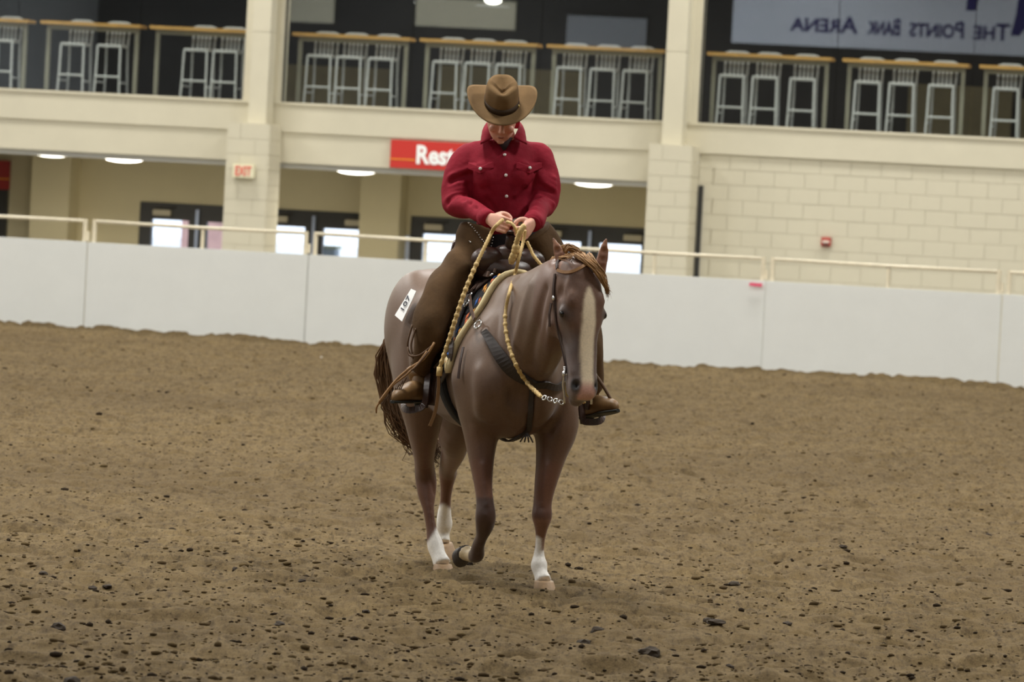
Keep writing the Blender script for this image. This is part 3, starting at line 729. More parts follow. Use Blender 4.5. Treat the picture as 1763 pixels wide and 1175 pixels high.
def _h(px, py):
    loc, no, i, d = _tb.ray_cast(Vector((0, 0, EYE)), (at(px, py, 24)-Vector((0, 0, EYE))).normalized()); return loc if loc is not None else _tb.find_nearest(at(px, py, 23.9))[0]
def seg_d(c, pts):
    pts = [np.array(p) for p in pts]; best = np.full(len(c), 9.)
    for p, q in zip(pts[:-1], pts[1:]):
        d = q-p; t = np.clip(((c-p)@d)/(d@d), 0, 1); best = np.minimum(best, np.linalg.norm(c-(p+t[:, None]*d), axis=1))
    return best
for line, amt, wd in (([(938, 500), (925, 560), (912, 630)], -.016, .030), ([(915, 490), (896, 560), (884, 620)], .012, .035), ([(948, 560), (945, 610), (935, 640)], .012, .025), ([(880, 480), (862, 540), (852, 590)], -.010, .03),
        ([(916, 665), (913, 700), (908, 740)], -.018, .028), ([(850, 690), (870, 715), (890, 735)], -.010, .022), ([(968, 700), (955, 730), (945, 745)], -.010, .022), ([(823, 640), (826, 690), (823, 735)], .010, .04),
        ([(940, 800), (936, 840), (934, 868)], .006, .014), ([(832, 800), (836, 840), (838, 868)], .006, .014), ([(712, 540), (700, 600), (706, 660)], -.010, .03), ([(735, 810), (745, 835), (748, 850)], -.006, .012),
        ([(985, 470), (975, 500)], .006, .018), ([(970, 590), (985, 640)], .006, .016)):
    hc = hc+hn*(amt*np.exp(-(seg_d(hc, [_h(*q) for q in line])/wd)**2))[:, None]
# grooves: windpipe line and shoulder line of the neck
for u in np.linspace(0, 1, 9):
    q = at(880+u*25, 640-u*130, 23.7); hc = push(hc, hn, q, .055, -.008)
set_co(horse_me, hc)
# coat colours
def seg_dist(c, pts):
    pts = [np.array(p) for p in pts]; best = np.full(len(c), 9.)
    for p, q in zip(pts[:-1], pts[1:]):
        d = q-p; t = np.clip(((c-p)@d)/(d@d), 0, 1); best = np.minimum(best, np.linalg.norm(c-(p+t[:, None]*d), axis=1))
    return best
def lin(*c): return np.array(srgb(*c)[:3])
hcol = np.tile(lin(100, 74, 55), (len(hc), 1))
def paint(mask, col, keep=0.):
    global hcol
    m_ = np.clip(mask, 0, 1)[:, None]*(1-keep); hcol = hcol*(1-m_)+np.array(col)[None]*m_
# roan body is paler and greyer; legs below go to red brown
zz = hc[:, 2]
rel = hc-np.array(HO); ss = rel@np.array(HF)
big = vnoise(hc[:, 0]*1.0+hc[:, 1], hc[:, 2]+hc[:, 1]*.3, .16, 31)+.5
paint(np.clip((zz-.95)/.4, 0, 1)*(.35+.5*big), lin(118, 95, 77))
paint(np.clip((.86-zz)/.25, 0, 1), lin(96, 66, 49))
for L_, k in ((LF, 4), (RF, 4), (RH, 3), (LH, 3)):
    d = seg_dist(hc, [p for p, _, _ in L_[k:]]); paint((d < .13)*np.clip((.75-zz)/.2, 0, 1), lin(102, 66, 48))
kn = [(LF[6][0], .085, (84, 54, 42)), (RF[6][0], .085, (66, 44, 36)), (RH[5][0], .10, (78, 52, 42)), (LH[4][0], .09, (70, 46, 36))]
for p, r, cc in kn:
    d = np.linalg.norm(hc-np.array(p), axis=1); paint(np.clip(1.4*(1-d/r), 0, .9), lin(*cc))
dRF = seg_dist(hc, [p for p, _, _ in RF[6:12]]); paint((dRF < .10)*1., lin(70, 46, 36))
paint((seg_dist(hc, [at(808, 953, 24.1), at(796, 949, 24.14)]) < .058)*.9, lin(212, 190, 150))
dl = seg_dist(hc, [p for p, _, _ in LF[7:9]]); paint((dl < .07)*.7, lin(136, 96, 74))
W_ = lin(250, 246, 238)
paint(np.clip((.085-seg_dist(hc, [at(927, 960, 23.98)]+[p for p, _, _ in LF[10:]]))*60, 0, 1)*(hc[:, 2] < at(928, 948, 23.97).z), W_)
dn_ = seg_dist(hc, [at(922, 932, 23.93), at(924, 955, 23.95)]); paint((dn_ < .026)*1., W_)
paint((seg_dist(hc, [p for p, _, _ in RH[9:]]) < .085)*np.clip((at(743, 921, 25.04).z+.05*(hc[:, 0]-at(743, 921, 25.04).x)/.03-zz)*70, 0, 1), W_)
paint((seg_dist(hc, [p for p, _, _ in LH[7:]]) < .085)*np.clip((at(767, 868, 25.8).z-zz-.7*np.abs(hc[:, 0]-at(764, 860, 25.8).x))*70+.6, 0, 1), W_)
# head
hr = hc-np.array(PO); ht = hr@np.array(HA)/HLEN; hl = hr@np.array(HS); hnn = hr@np.array(HN)
onhead = (ht > -.12)*(ht < 1.15)*(np.abs(hl) < .16)*(hnn > -.26)*(hnn < .2)
paint(onhead*.75, lin(106, 74, 58))
paint(onhead*np.clip((ht-.55)/.3, 0, .75), lin(112, 100, 98))
for sd in (-1, 1):
    d = np.linalg.norm(hc-np.array(hd(.40, sd*.105, .012)), axis=1); paint(onhead*np.clip(1.3*(1-d/.075), 0, .75), lin(58, 46, 42))
    d = np.linalg.norm(hc-np.array(hd(.60, sd*.08, .0)), axis=1); paint(onhead*np.clip(1.2*(1-d/.10), 0, .6), lin(84, 76, 76))
bw = np.interp(ht, [.20, .23, .30, .42, .55, .70, .82, .90, .97], [0, .014, .030, .036, .038, .036, .032, .036, .04])
bc = np.interp(ht, [.2, .45, .6, .8, .95], [.006, .004, -.002, .0, .004])
edge = .006*vnoise(ht*8, hl*0+3.3, .25, 9)
front = (hnn > .005)
paint(onhead*front*np.clip((bw-np.abs(hl-bc-edge))*160, 0, 1)*(ht > .19)*(ht < .97), lin(232, 214, 184))
paint(onhead*front*np.clip((ht-.86)/.06, 0, 1)*(np.abs(hl-.004) < .042), lin(206, 160, 146))
for sd in (-1, 1):
    d = np.linalg.norm(hc-np.array(hd(.900, sd*.060, .038)), axis=1); paint(onhead*np.clip(2.4*(1-d/.040), 0, 1), lin(30, 24, 24))
for base, T, X, Yv, L, wid in ears:
    r_ = hc-np.array(base); u = r_@np.array(T)/L; y_ = r_@np.array(Yv); ine = (u > .08)*(u < 1.1)*(np.linalg.norm(r_-np.outer(r_@np.array(T), np.array(T)), axis=1) < .06)*(hc[:, 2] > base.z+.01)
    paint(ine*.8, lin(146, 96, 64)); paint(ine*(y_ > .002)*np.clip(1-np.abs(u-.4)/.5, 0, 1)*.45, lin(150, 116, 104)); paint(ine*np.clip((u-.86)/.1, 0, 1), lin(76, 44, 30))
# crest lighter, dappled
def vcol(me, cols):
    at_ = me.color_attributes.new('Col', 'FLOAT_COLOR', 'POINT'); at_.data.foreach_set('color', np.concatenate([cols, np.ones((len(cols), 1))], 1).astype(np.float32).ravel())
# soften edges once along mesh edges
ed = np.empty(len(horse_me.edges)*2, np.int32); horse_me.edges.foreach_get('vertices', ed); ed = ed.reshape(-1, 2)
for _ in range(1):
    acc = hcol.copy(); cnt = np.ones(len(hc)); np.add.at(acc, ed[:, 0], hcol[ed[:, 1]]); np.add.at(acc, ed[:, 1], hcol[ed[:, 0]]); np.add.at(cnt, ed[:, 0], 1); np.add.at(cnt, ed[:, 1], 1); hcol = acc/cnt[:, None]
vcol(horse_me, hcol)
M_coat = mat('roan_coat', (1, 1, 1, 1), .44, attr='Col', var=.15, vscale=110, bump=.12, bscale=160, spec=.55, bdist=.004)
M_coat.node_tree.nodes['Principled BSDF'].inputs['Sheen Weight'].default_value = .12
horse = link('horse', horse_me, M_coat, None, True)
tag(horse, 'red roan horse with white blaze and socks walking toward the camera', 'horse')
hbvh = BVHTree.FromPolygons([v.co.copy() for v in horse_me.vertices], [tuple(p.vertices) for p in horse_me.polygons])
CAMP = Vector((0, 0, EYE))
def hit(px, py, off=.006, bvh=None):
    d = (at(px, py, 24)-CAMP).normalized(); loc, no, i, ds = (bvh or hbvh).ray_cast(CAMP, d)
    if loc is None:
        loc, no, i, ds = (bvh or hbvh).find_nearest(at(px, py, 24.1))
    if no.dot(d) > 0: no = -no
    return loc+no*off, no
def hitc(px, py, off=.03):
    p, no = hit(px, py, 0.); return p+(CAMP-p).normalized()*off
def near_h(p, off=.006):
    loc, no, i, ds = hbvh.find_nearest(Vector(p)); return loc+no*off, no
# hooves
M_hoof = mat('hoof_horn', srgb(176, 146, 112), .6, var=.25, vscale=30); M_hoofd = mat('hoof_horn_dark', srgb(74, 68, 66), .55, var=.25, vscale=30); M_shoe = mat('hoof_sole', srgb(60, 58, 58), .6)
def hoof(top, toe_dir, axis, h=.075, r0=.046, r1=.063, m=M_hoof):
    T = Vector(axis).normalized(); Fd = Vector(toe_dir); Fd = (Fd-T*Fd.dot(T)).normalized(); S = T.cross(Fd); b = MB(); secs = []
    for u in (0, .12, .5, .92, 1.0):
        r = r0+(r1-r0)*u if u < 1 else r1*.94
        secs.append((Vector(top)+T*(h*u)+Fd*(.034*u), S, Fd, r*.95, (r*1.12, r*.85), 2.2))
    b.loft(secs, 22); return b.build('hoof', m, horse, True)
hoof(LF[-1][0]+Vector((.0, .0, .008)), (.35, -1, 0), (0, 0, -1), .072)
hoof(RH[-1][0]+Vector((0, 0, .004)), (.3, -1, 0), (0, 0, -1), .062)
hoof(LH[-1][0]+Vector((0, 0, .0)), (.3, -1, 0), (.1, .15, -1), .07)
rhax = (at(786, 944, 24.21)-at(800, 951, 24.13)); hoof(at(800, 951, 24.13), (.25, .2, -1), rhax, .056, .040, .052, M_hoofd)
# eyes
M_eye = mat('horse_eye', srgb(18, 14, 12), .08, spec=.8)
for sd in (-1, 1):
    b = MB(); b.ell(hd(.395, sd*.106, .020), (.013, .014, .017), HS, HN, HA, 12, 8); b.build('eye', M_eye, horse, True)
# hair
def hair(name, strands, m, parent, n=4, seg=8):
    b = MB()
    for pts, r in strands:
        q = crom([tuple(p) for p in pts], seg); rad = [r*(.55+.45*math.sin(math.pi*min(1, i/seg+.35)))*(1-.85*(i/(seg-1))**3) for i in range(seg)]
        b.tube(q, rad, n)
    return b.build(name, m, parent, True)
M_mane = mat('chestnut_mane', srgb(150, 112, 68), .6, var=.4, vscale=40); M_tail = mat('tail_hair', srgb(104, 76, 50), .6, var=.5, vscale=14)
random.seed(11); R = lambda s_: Vector((random.gauss(0, s_), random.gauss(0, s_), random.gauss(0, s_)))
st = []
for i in range(110):     # forelock: swept across the forehead to the horse's left
    u = random.random(); a0 = hd(-.03+.03*random.random(), -.045+.08*u, .03+.012*random.random())+R(.005)
    v_ = random.random()
    st.append(([a0, hd(.05+.02*v_, .01+.03*u, .084)+R(.005), hd(.12+.05*v_, .060+.02*u, .086)+R(.005), hd(.175+.05*v_, .092+.014*u, .062)+R(.005), hd(.21+.06*random.random(), .112+.014*random.random(), .035)+R(.007)], .0038))
hair('forelock', st, M_mane, horse)
st = []
for i in range(170):     # mane from the crest, falling on the horse's left
    u = .5+.5*random.random(); q = neck[1][0].lerp(neck[2][0], u*3) if u < .33 else (neck[2][0].lerp(neck[4][0], (u-.33)/.5) if u < .83 else neck[4][0].lerp(neck[5][0], (u-.83)/.17))
    hgt = float(np.interp(u, [0, .33, .58, .83, 1], [.30, .255, .205, .16, .115]))
    top = hbvh.find_nearest(Vector(q)+UP*hgt)[0]+R(.006)+UP*.004; base = top-UP*.015
    st.append(([base, top+HL*.02+UP*.012, top+HL*(.075)-UP*.03+R(.008), top+HL*.115-UP*(.13+.05*random.random())+R(.012)], .004))
hair('mane', st, M_mane, horse)
st = []
for i in range(45):      # bridle path tuft and poll hair seen between the ears
    l = random.uniform(-.085, .035); st.append(([PO-HN*.09+HS*l+UP*.0, PO-HN*.08+HS*l+UP*(.030-abs(l+.03)*.3)+R(.004), PO+HN*.0+HS*(l*1.1)+UP*(.020-abs(l+.03)*.3)+R(.004), PO+HN*.05+HS*(l*1.1+.01)+UP*.0+R(.006)], .005))
hair('poll_tuft', st, M_mane, horse)
st = []
for i in range(230):
    j = R(.022); k = random.random()
    st.append(([hp(-1.42, -.06, 1.26)+j*.4, at(674+random.gauss(0, 4), 590, 25.58)+j*.6, at(668+random.gauss(0, 6), 640, 25.62)+j, at(684+random.gauss(0, 8), 705, 25.62)+j, at(700+random.gauss(0, 9)+10*k, 745+random.gauss(0, 10), 25.62)+j, at(738+random.gauss(0, 12), 765+random.gauss(0, 12)+10*k, 25.68)+j, at(752+random.gauss(0, 6), 780+random.gauss(0, 10), 25.7)+j], .0055))
hair('tail', st, M_tail, horse, 4, 12)

# ---------------------------------------------------------------- rider
rider = empty('person', hp(-.30, .06, 1.52)); 
tag(rider, 'rider in maroon western shirt, brown chaps and tan cowboy hat looking down', 'person')
bpy.context.view_layer.update(); RINV = rider.matrix_world.inverted()
def rchild(o, parent=None):
    o.parent = rider if parent is None else parent
    o.matrix_parent_inverse = (RINV if parent is None else Matrix.Identity(4))
    return o
def rbuild(mb, name, m, parent=None, smooth=True, bevel=0):
    """mesh written in world coordinates, hung under the rider (or one of its parts)"""
    o = mb.build(name, m, None, smooth, bevel); o.parent = rider if parent is None else parent
    o.matrix_parent_inverse = RINV if parent is None else Matrix.Identity(4)
    return o
XR = Vector((1, 0, 0)); YB = Vector((0, 1, 0))
def ulimb(mb, pts, n=18, rs=24, S=None, p=2.0):
    a = crom([tuple(q)+(ra, rb) for q, ra, rb in pts], rs); secs = []
    X = S or XR
    for i in range(len(a)):
        t = (Vector(a[min(i+1, len(a)-1), :3])-Vector(a[max(i-1, 0), :3])).normalized()
        X2 = (X-t*X.dot(t)); X2 = X2.normalized() if X2.length > .05 else t.orthogonal().normalized(); X = X2
        secs.append((Vector(a[i, :3]), X, t.cross(X), max(a[i, 3], .003), max(a[i, 4], .003), p))
    mb.loft(secs, n)
# joints (depth: rider sits 24.5 m away)
SHR, SHL = at(807, 268, 24.50), at(927, 268, 24.50)
ELR, ELL = at(786, 344, 24.44), at(939, 345, 24.44)
WRR, WRL = at(841, 377, 24.17), at(917, 385, 24.17)
HCR, HCL = at(860, 381, 24.08), at(906, 399, 24.08)
# head frame: bowed
HEADC = at(864, 197, 24.40)
TILT = math.radians(34); HYW = math.radians(3)
hf = Vector((math.sin(HYW)*math.cos(TILT), -math.cos(HYW)*math.cos(TILT), -math.sin(TILT)))     # face direction
hx = Vector((math.cos(HYW), math.sin(HYW), 0)); hu = hx.cross(hf).normalized()
if hu.z < 0: hu = -hu
def H_(x, f_, u): return HEADC+hx*x+hf*f_+hu*u
bb = MB()
# skull and face, chin at u=-.115
secs = []
for u, wd, fr, bk in crom([(.115, .03, .04, .05), (.10, .055, .07, .08), (.06, .072, .090, .098), (.01, .076, .092, .10), (-.03, .072, .090, .085), (-.065, .062, .088, .05), (-.095, .046, .086, .0), (-.115, .026, .078, -.02)], 20):
    secs.append((H_(0, (fr-bk)/2, u), hx, hf, max(wd, .01), max((fr+bk)/2, .02), 2.25))
bb.loft(secs, 22)
bb.loft([(H_(0, .090, .0), hx, hf, .009, .012, 2), (H_(0, .103, -.03), hx, hf, .013, .016, 2), (H_(0, .098, -.044), hx, hf, .017, .014, 2), (H_(0, .088, -.05), hx, hf, .010, .008, 2)], 12)  # nose
bb.ell(H_(0, .086, -.071), (.022, .010, .005), hx, hf, hu, 12, 6); bb.ell(H_(0, .085, -.080), (.019, .010, .006), hx, hf, hu, 12, 6)
bb.ell(H_(0, .080, -.106), (.02, .013, .013), hx, hf, hu, 12, 7)
for sd in (-1, 1):
    bb.ell(H_(sd*.040, .075, -.035), (.022, .018, .020), hx, hf, hu, 12, 7)
    bb.ell(H_(sd*.078, -.005, -.015), (.008, .018, .032), hx, hf, hu, 10, 7)
ulimb(bb, [(at(870, 262, 24.53), .075, .07), (at(868, 240, 24.50), .058, .06), (H_(0, -.01, -.06), .052, .055)], 16, 10)
# trunk and limbs under the clothes
ulimb(bb, [(at(880, 420, 24.50), .13, .09), (at(876, 385, 24.5), .12, .085), (at(868, 330, 24.5), .125, .085), (at(866, 285, 24.5), .14, .085), (at(866, 255, 24.51), .12, .06), (at(868, 243, 24.51), .06, .05)], 18, 18)
for S_, E_, Wr in ((SHR, ELR, WRR), (SHL, ELL, WRL)):
    ulimb(bb, [(S_.lerp(at(867, 258, 24.5), .5), .05, .05), (S_, .040, .040), (S_.lerp(E_, .5), .032, .032), (E_, .028, .028), (E_.lerp(Wr, .45), .026, .026), (E_.lerp(Wr, .8), .025, .026), (Wr, .026, .028)], 14, 20)
def hand(wr, D, S, Nn, sc=1.0):
    """D to the knuckles, S to the thumb side, Nn where the fingers curl"""
    D = D.normalized(); S = (S-D*S.dot(D)).normalized(); Nn = (Nn-D*Nn.dot(D)-S*Nn.dot(S)).normalized(); P = lambda d, s, n: wr+(D*d+S*s+Nn*n)*sc
    secs = [(P(-.015, 0, 0), S, Nn, .026, .022, 2.2), (P(.012, 0, .0), S, Nn, .031, .021, 2.4), (P(.045, 0, .002), S, Nn, .040, .019, 2.6), (P(.080, -.002, .004), S, Nn, .041, .016, 2.6), (P(.088, -.002, .005), S, Nn, .036, .010, 2.4)]
    bb.loft([(c, x, y, a_*sc, b_*sc, p) for c, x, y, a_, b_, p in secs], 18)
    for k, (o_, L_) in enumerate(((.030, .92), (.0095, 1.0), (-.0115, .95), (-.031, .8))):
        pts = [P(.070, o_, .0), P(.088, o_, .004), P(.098, o_, .018*L_), P(.098-.004*k*.2, o_*.97, .038*L_), P(.082, o_*.95, .053*L_), P(.062, o_*.93, .052*L_), P(.050, o_*.92, .044)]
        bb.tube([tuple(q) for q in crom([tuple(q) for q in pts], 13)], [r*sc for r in (.0098, .0098, .0100, .0098, .0094, .0092, .0092, .009, .0088, .0086, .0084, .008, .0065)], 10)
    pts = [P(.018, .024, .010), P(.040, .044, .020), P(.060, .050, .034), P(.078, .042, .044), P(.086, .036, .048)]
    bb.tube([tuple(q) for q in crom([tuple(q) for q in pts], 10)], [r*sc for r in (.013, .0135, .013, .012, .0112, .0108, .0104, .010, .009, .007)], 10)
    return P
PR = hand(WRR+Vector((.008, -.01, 0)), Vector((.62, -.72, -.22)), Vector((.25, .1, 1)), Vector((.7, .6, -.25)), 1.02)
PL = hand(WRL+Vector((-.006, -.01, 0)), Vector((-.34, -.78, -.50)), Vector((-.15, -.35, 1)), Vector((-.85, .3, -.1)), 1.02)
# legs inside the chaps
LEGR = [(at(826, 405, 24.47), .115, .12), (at(804, 440, 24.42), .098, .115), (at(772, 495, 24.30), .092, .105), (at(747, 545, 24.20), .085, .092), (at(738, 585, 24.20), .076, .080), (at(731, 620, 24.23), .058, .066), (at(722, 650, 24.27), .046, .052)]
LEGL = [(at(918, 408, 24.50), .115, .12), (at(945, 445, 24.5), .098, .115), (at(978, 500, 24.45), .09, .10), (at(1002, 560, 24.38), .082, .09), (at(1010, 610, 24.36), .074, .078), (at(1014, 650, 24.38), .058, .064), (at(1016, 678, 24.40), .046, .052)]
for L_ in (LEGR, LEGL): ulimb(bb, [(p, a*.72, b*.72) for p, a, b in L_], 14, 24)
body_me = remesh(bb, 'body', .0042, 3, .4)
bc_ = get_co(body_me); bcol = np.tile(lin(226, 172, 150), (len(bc_), 1))
def bpaint(cen, r, col, k=1.):
    global bcol
    d = np.linalg.norm(bc_-np.array(cen), axis=1); m_ = np.clip(k*(1-d/r)*2, 0, 1)[:, None]; bcol = bcol*(1-m_)+np.array(col)[None]*m_
for x in (-.016, -.008, 0, .008, .016): bpaint(H_(x, .095, -.0755), .0065, lin(128, 62, 58))
for sd in (-1, 1):
    bpaint(H_(sd*.042, .078, -.045), .03, lin(226, 150, 134), .35)
    for q in (-.012, -.004, .004, .012):
        bpaint(H_(sd*.033+q, .094, -.006-.08*q*sd*.5), .007, lin(84, 56, 46)); bpaint(H_(sd*.033+q, .096, .016), .007, lin(120, 84, 60), .8)
vcol(body_me, bcol)
M_skin = mat('skin', (1, 1, 1, 1), .5, attr='Col', var=.05, vscale=40, spec=.4); M_skin.node_tree.nodes['Principled BSDF'].inputs['Subsurface Weight'].default_value = .08
M_skin.node_tree.nodes['Principled BSDF'].inputs['Subsurface Radius'].default_value = (.01, .004, .003)
bo = link('body', body_me, M_skin, rider, True); bo.matrix_parent_inverse = RINV
# hair at the nape and sideburns
hbm = MB(); hbm.loft([(H_(0, -.045, .09), hx, hf, .066, .058, 2.2), (H_(0, -.05, .04), hx, hf, .080, .062, 2.2), (H_(0, -.055, -.02), hx, hf, .078, .055, 2.2), (H_(0, -.06, -.07), hx, hf, .05, .04, 2.2)], 18)
rbuild(hbm, 'hair', mat('brown_hair', srgb(86, 58, 36), .6, var=.3, vscale=60))
# ---- shirt
M_shirt = mat('maroon_cotton', srgb(140, 22, 42), .8, var=.12, vscale=26, bump=.25, bscale=34, bdist=.012, spec=.25)
M_shirtd = mat('maroon_cotton_dark', srgb(112, 18, 36), .8, var=.1, vscale=26)
sm = MB()
D0 = 24.50
ulimb(sm, [(at(878, 402, D0), .145, .105), (at(876, 388, D0), .146, .108), (at(871, 360, D0), .152, .120), (at(867, 330, D0), .166, .135), (at(866, 300, D0), .180, .140), (at(866, 278, D0+.01), .190, .130), (at(866, 258, D0+.02), .192, .102), (at(867, 244, D0+.03), .140, .082), (at(867, 235, D0+.03), .070, .066)], 26, 30, p=2.3)
def sleeve(S_, E_, Wr, sd):
    up = S_.lerp(E_, .5)+Vector((sd*.022, 0, 0))
    ulimb(sm, [(S_+Vector((-sd*.06, .01, .0)), .060, .064), (S_+Vector((0, 0, -.005)), .064, .074), (up, .060, .070), (E_+Vector((sd*.004, .01, .02)), .055, .066), (E_+Vector((-sd*.012, -.03, -.03)), .054, .060), (E_.lerp(Wr, .45), .052, .052), (E_.lerp(Wr, .8), .046, .046), (Wr, .040, .041)], 18, 34)
sleeve(SHR, ELR, WRR, -1); sleeve(SHL, ELL, WRL, 1)
for sd, q in ((-1, (838, 300)), (1, (897, 300))): sm.ell(at(q[0], q[1], D0-.115), (.070, .030, .07), n=16, m=10)
shirt_me = remesh(sm, 'shirt', .0068, 5, .5)
sc_ = get_co(shirt_me); sn_ = get_no(shirt_me)
def fold(px0, px1, amt, wd, dep=24.4):
    """a crease line between two points of the shirt"""
    global sc_
    p, q = np.array(px0), np.array(px1); d = seg_dist(sc_, [p, q]); sc_ = sc_+sn_*(amt*np.exp(-(d/wd)**2))[:, None]
random.seed(3)
for S_, E_, Wr, sd in ((SHR, ELR, WRR, -1), (SHL, ELL, WRL, 1)):
    for k in range(6):
        t0 = .35+.13*k; c = S_.lerp(E_, min(t0, 1)); n_ = Vector((random.uniform(-.05, .05), -.06, random.uniform(-.03, .03)))
        fold(c+Vector((-.07, -.05, .03*sd))+n_*.2, c+Vector((.07, -.05, -.03*sd)), random.choice((-.014, .014)), .012)
    for k in range(5):
        c = E_.lerp(Wr, .15+.16*k); fold(c+Vector((-.02, -.05, .06)), c+Vector((.02, -.04, -.06)), random.choice((-.013, .012)), .011)
for (x0, y0), (x1, y1) in (((812, 335), (850, 372)), ((925, 335), (890, 372)), ((818, 352), (858, 384)), ((920, 352), (884, 384)), ((840, 345), (864, 380)), ((812, 272), (806, 330)), ((926, 272), (930, 330)), ((835, 315), (852, 338)), ((902, 315), (886, 336))):
    fold(at(x0, y0, D0-.12), at(x1, y1, D0-.12), random.choice((-.014, .012)), .012)
fold(at(870, 245, D0-.12), at(874, 385, D0-.11), .004, .016)           # placket
fold(at(800, 268, D0-.13), at(864, 262, D0-.13), -.004, .008); fold(at(874, 262, D0-.13), at(934, 268, D0-.13), -.004, .008)   # yoke seam
sc_ = sc_+sn_*(.016*vnoise(sc_[:, 0]+sc_[:, 1]*.6, sc_[:, 2]+sc_[:, 1]*.4, .07, 41)+.015*vnoise(sc_[:, 0]+.5*sc_[:, 2], sc_[:, 2]-sc_[:, 1]*.7, .13, 42))[:, None]
_e = np.empty(len(shirt_me.edges)*2, np.int32); shirt_me.edges.foreach_get('vertices', _e); _e = _e.reshape(-1, 2); _n = np.bincount(_e.ravel(), minlength=len(sc_)).astype(float)
for _ in range(4):
    acc = np.stack([np.bincount(_e[:, 0], sc_[_e[:, 1], k], len(sc_))+np.bincount(_e[:, 1], sc_[_e[:, 0], k], len(sc_)) for k in range(3)], 1); sc_ = sc_+(acc/_n[:, None]-sc_)*.5
set_co(shirt_me, sc_)
shirt = link('shirt', shirt_me, M_shirt, rider, True); shirt.matrix_parent_inverse = RINV
sbvh = BVHTree.FromPolygons([v.co.copy() for v in shirt_me.vertices], [tuple(p.vertices) for p in shirt_me.polygons])
def schild(mb, name, m, smooth=True, bevel=0):
    o = mb.build(name, m, None, smooth, bevel); o.parent = shirt; return o
# collar: two stands and two points
for sd in (-1, 1):
    b = MB(); pts = []
    A_ = [at(867+sd*17, 238, D0-.105), at(867+sd*27, 216, D0-.03), at(867+sd*25, 206, D0+.04), at(867+sd*4, 202, D0+.085)]
    B_ = [at(867+sd*40, 247, D0-.122), at(867+sd*38, 232, D0-.05), at(867+sd*33, 221, D0+.05), at(867+sd*5, 219, D0+.11)]
    a1 = crom([tuple(q) for q in A_], 14); b1 = crom([tuple(q) for q in B_], 14); v = []; f = []
    for i in range(14):
        p, q = Vector(a1[i]), Vector(b1[i]); mid = p.lerp(q, .5)+(p-Vector(at(868, 225, D0+.0))).normalized()*.003; v += [p, mid, q, q-Vector((0, -.006, .006)), p-Vector((0, -.006, .0))]
    for i in range(13):
        for k in range(5): f.append((i*5+k, i*5+(k+1) % 5, i*5+5+(k+1) % 5, i*5+5+k))
    f += [(4, 3, 2, 1, 0), tuple(65+k for k in range(5))]
    b.add(v, f); schild(b, 'collar', M_shirt)
b = MB(); b.loft([(at(867, 236, D0-.085), XR, YB, .046, .012, 2), (at(868, 259, D0-.112), XR, YB, .006, .012, 2)], 12); schild(b, 'neck_opening', mat('neck_opening_dark', srgb(40, 20, 22), .9))  # dark piece filling the V of the open collar
M_snap = mat('pearl_snap', srgb(236, 232, 228), .15, spec=.8)
for px, py in ((869, 267), (871, 302), (872, 338), (828, 291), (911, 290)):
    p, no = hit(px, py, .003 if 860 < px < 880 else .011, sbvh)
    b = MB(); Xn = no.orthogonal().normalized(); b.ell(p, (.0085, .0085, .005), Xn, no.cross(Xn), no, 12, 7); schild(b, 'snap_button', M_snap)
for sd, cx in ((-1, 828), (1, 911)):      # pocket flaps
    b = MB(); P5 = [(cx-22, 281), (cx+22, 280), (cx+22, 290), (cx, 299), (cx-22, 291)]
    top = []; bot = []
    for q in P5:
        p, no = hit(q[0], q[1], .004, sbvh); top.append(p+no*.004); bot.append(p-no*.004)
    c_, no = hit(cx, 289, .010, sbvh); v = top+bot+[c_]; f = [(i, (i+1) % 5, 10) for i in range(5)]+[(i, i+5, (i+1) % 5+5, (i+1) % 5) for i in range(5)]
    b.add(v, f); schild(b, 'pocket_flap', M_shirt, False)
for Wr, E_ in ((WRR, ELR), (WRL, ELL)):   # cuffs
    b = MB(); d_ = (Wr-E_).normalized(); b.tube([Wr-d_*.045, Wr-d_*.02, Wr+d_*.008, Wr+d_*.012], [.043, .043, .042, .034], 18); schild(b, 'cuff', M_shirt)
# ---- hat
HT = math.radians(36); CR = H_(-.006, .008, .064)
hzf = Vector((math.sin(HYW)*math.cos(HT), -math.cos(HYW)*math.cos(HT), -math.sin(HT))); hz = hx.cross(hzf).normalized()
if hz.z < 0: hz = -hz
hxx = hx+Vector((0, 0, .04)); hxx.normalize(); hz = (hz-hxx*hz.dot(hxx)).normalized(); hzf = hz.cross(hxx).normalized()
if hzf.y > 0: hzf = -hzf
def T_(x, f_, u): return CR+hxx*x+hzf*f_+hz*u
M_felt = mat('tan_felt', srgb(120, 95, 64), .9, var=.12, vscale=18, spec=.2); M_band = mat('hat_band', srgb(62, 46, 30), .8)  # band made wide and dark to carry the crown front's shade as well
b = MB(); v = []; f = []; n = 40
prof = [(1.0, 0, 0), (1.0, .012, 0), (.985, .05, 0), (.95, .085, 0), (.90, .108, 0), (.80, .122, .2), (.62, .125, .6), (.40, .120, .9), (.18, .115, 1), (.02, .114, 1)]
for r_, u_, cr in prof:
    for k in range(n):
        a = 2*math.pi*k/n; x = math.cos(a)*.083*r_; y = math.sin(a)*.104*r_
        u2 = u_
        if u_ > .1:
            u2 -= .030*cr*math.exp(-(x/.028)**2)              # centre crease
            if y > 0: u2 -= .012*cr
        if u_ >= .05:                                         # side pinches towards the front
            pin = math.exp(-((a-math.radians(52))/.35)**2)+math.exp(-((a-math.radians(128))/.35)**2)
            x *= 1-.20*pin*min(1, (u_-.03)/.07)
        v.append(T_(x, y, u2))
for i in range(len(prof)-1):
    for k in range(n): f.append((i*n+k, i*n+(k+1) % n, (i+1)*n+(k+1) % n, (i+1)*n+k))
f.append(tuple((len(prof)-1)*n+k for k in range(n))); b.add(v, f)
hat = rbuild(b, 'cowboy_hat', M_felt)
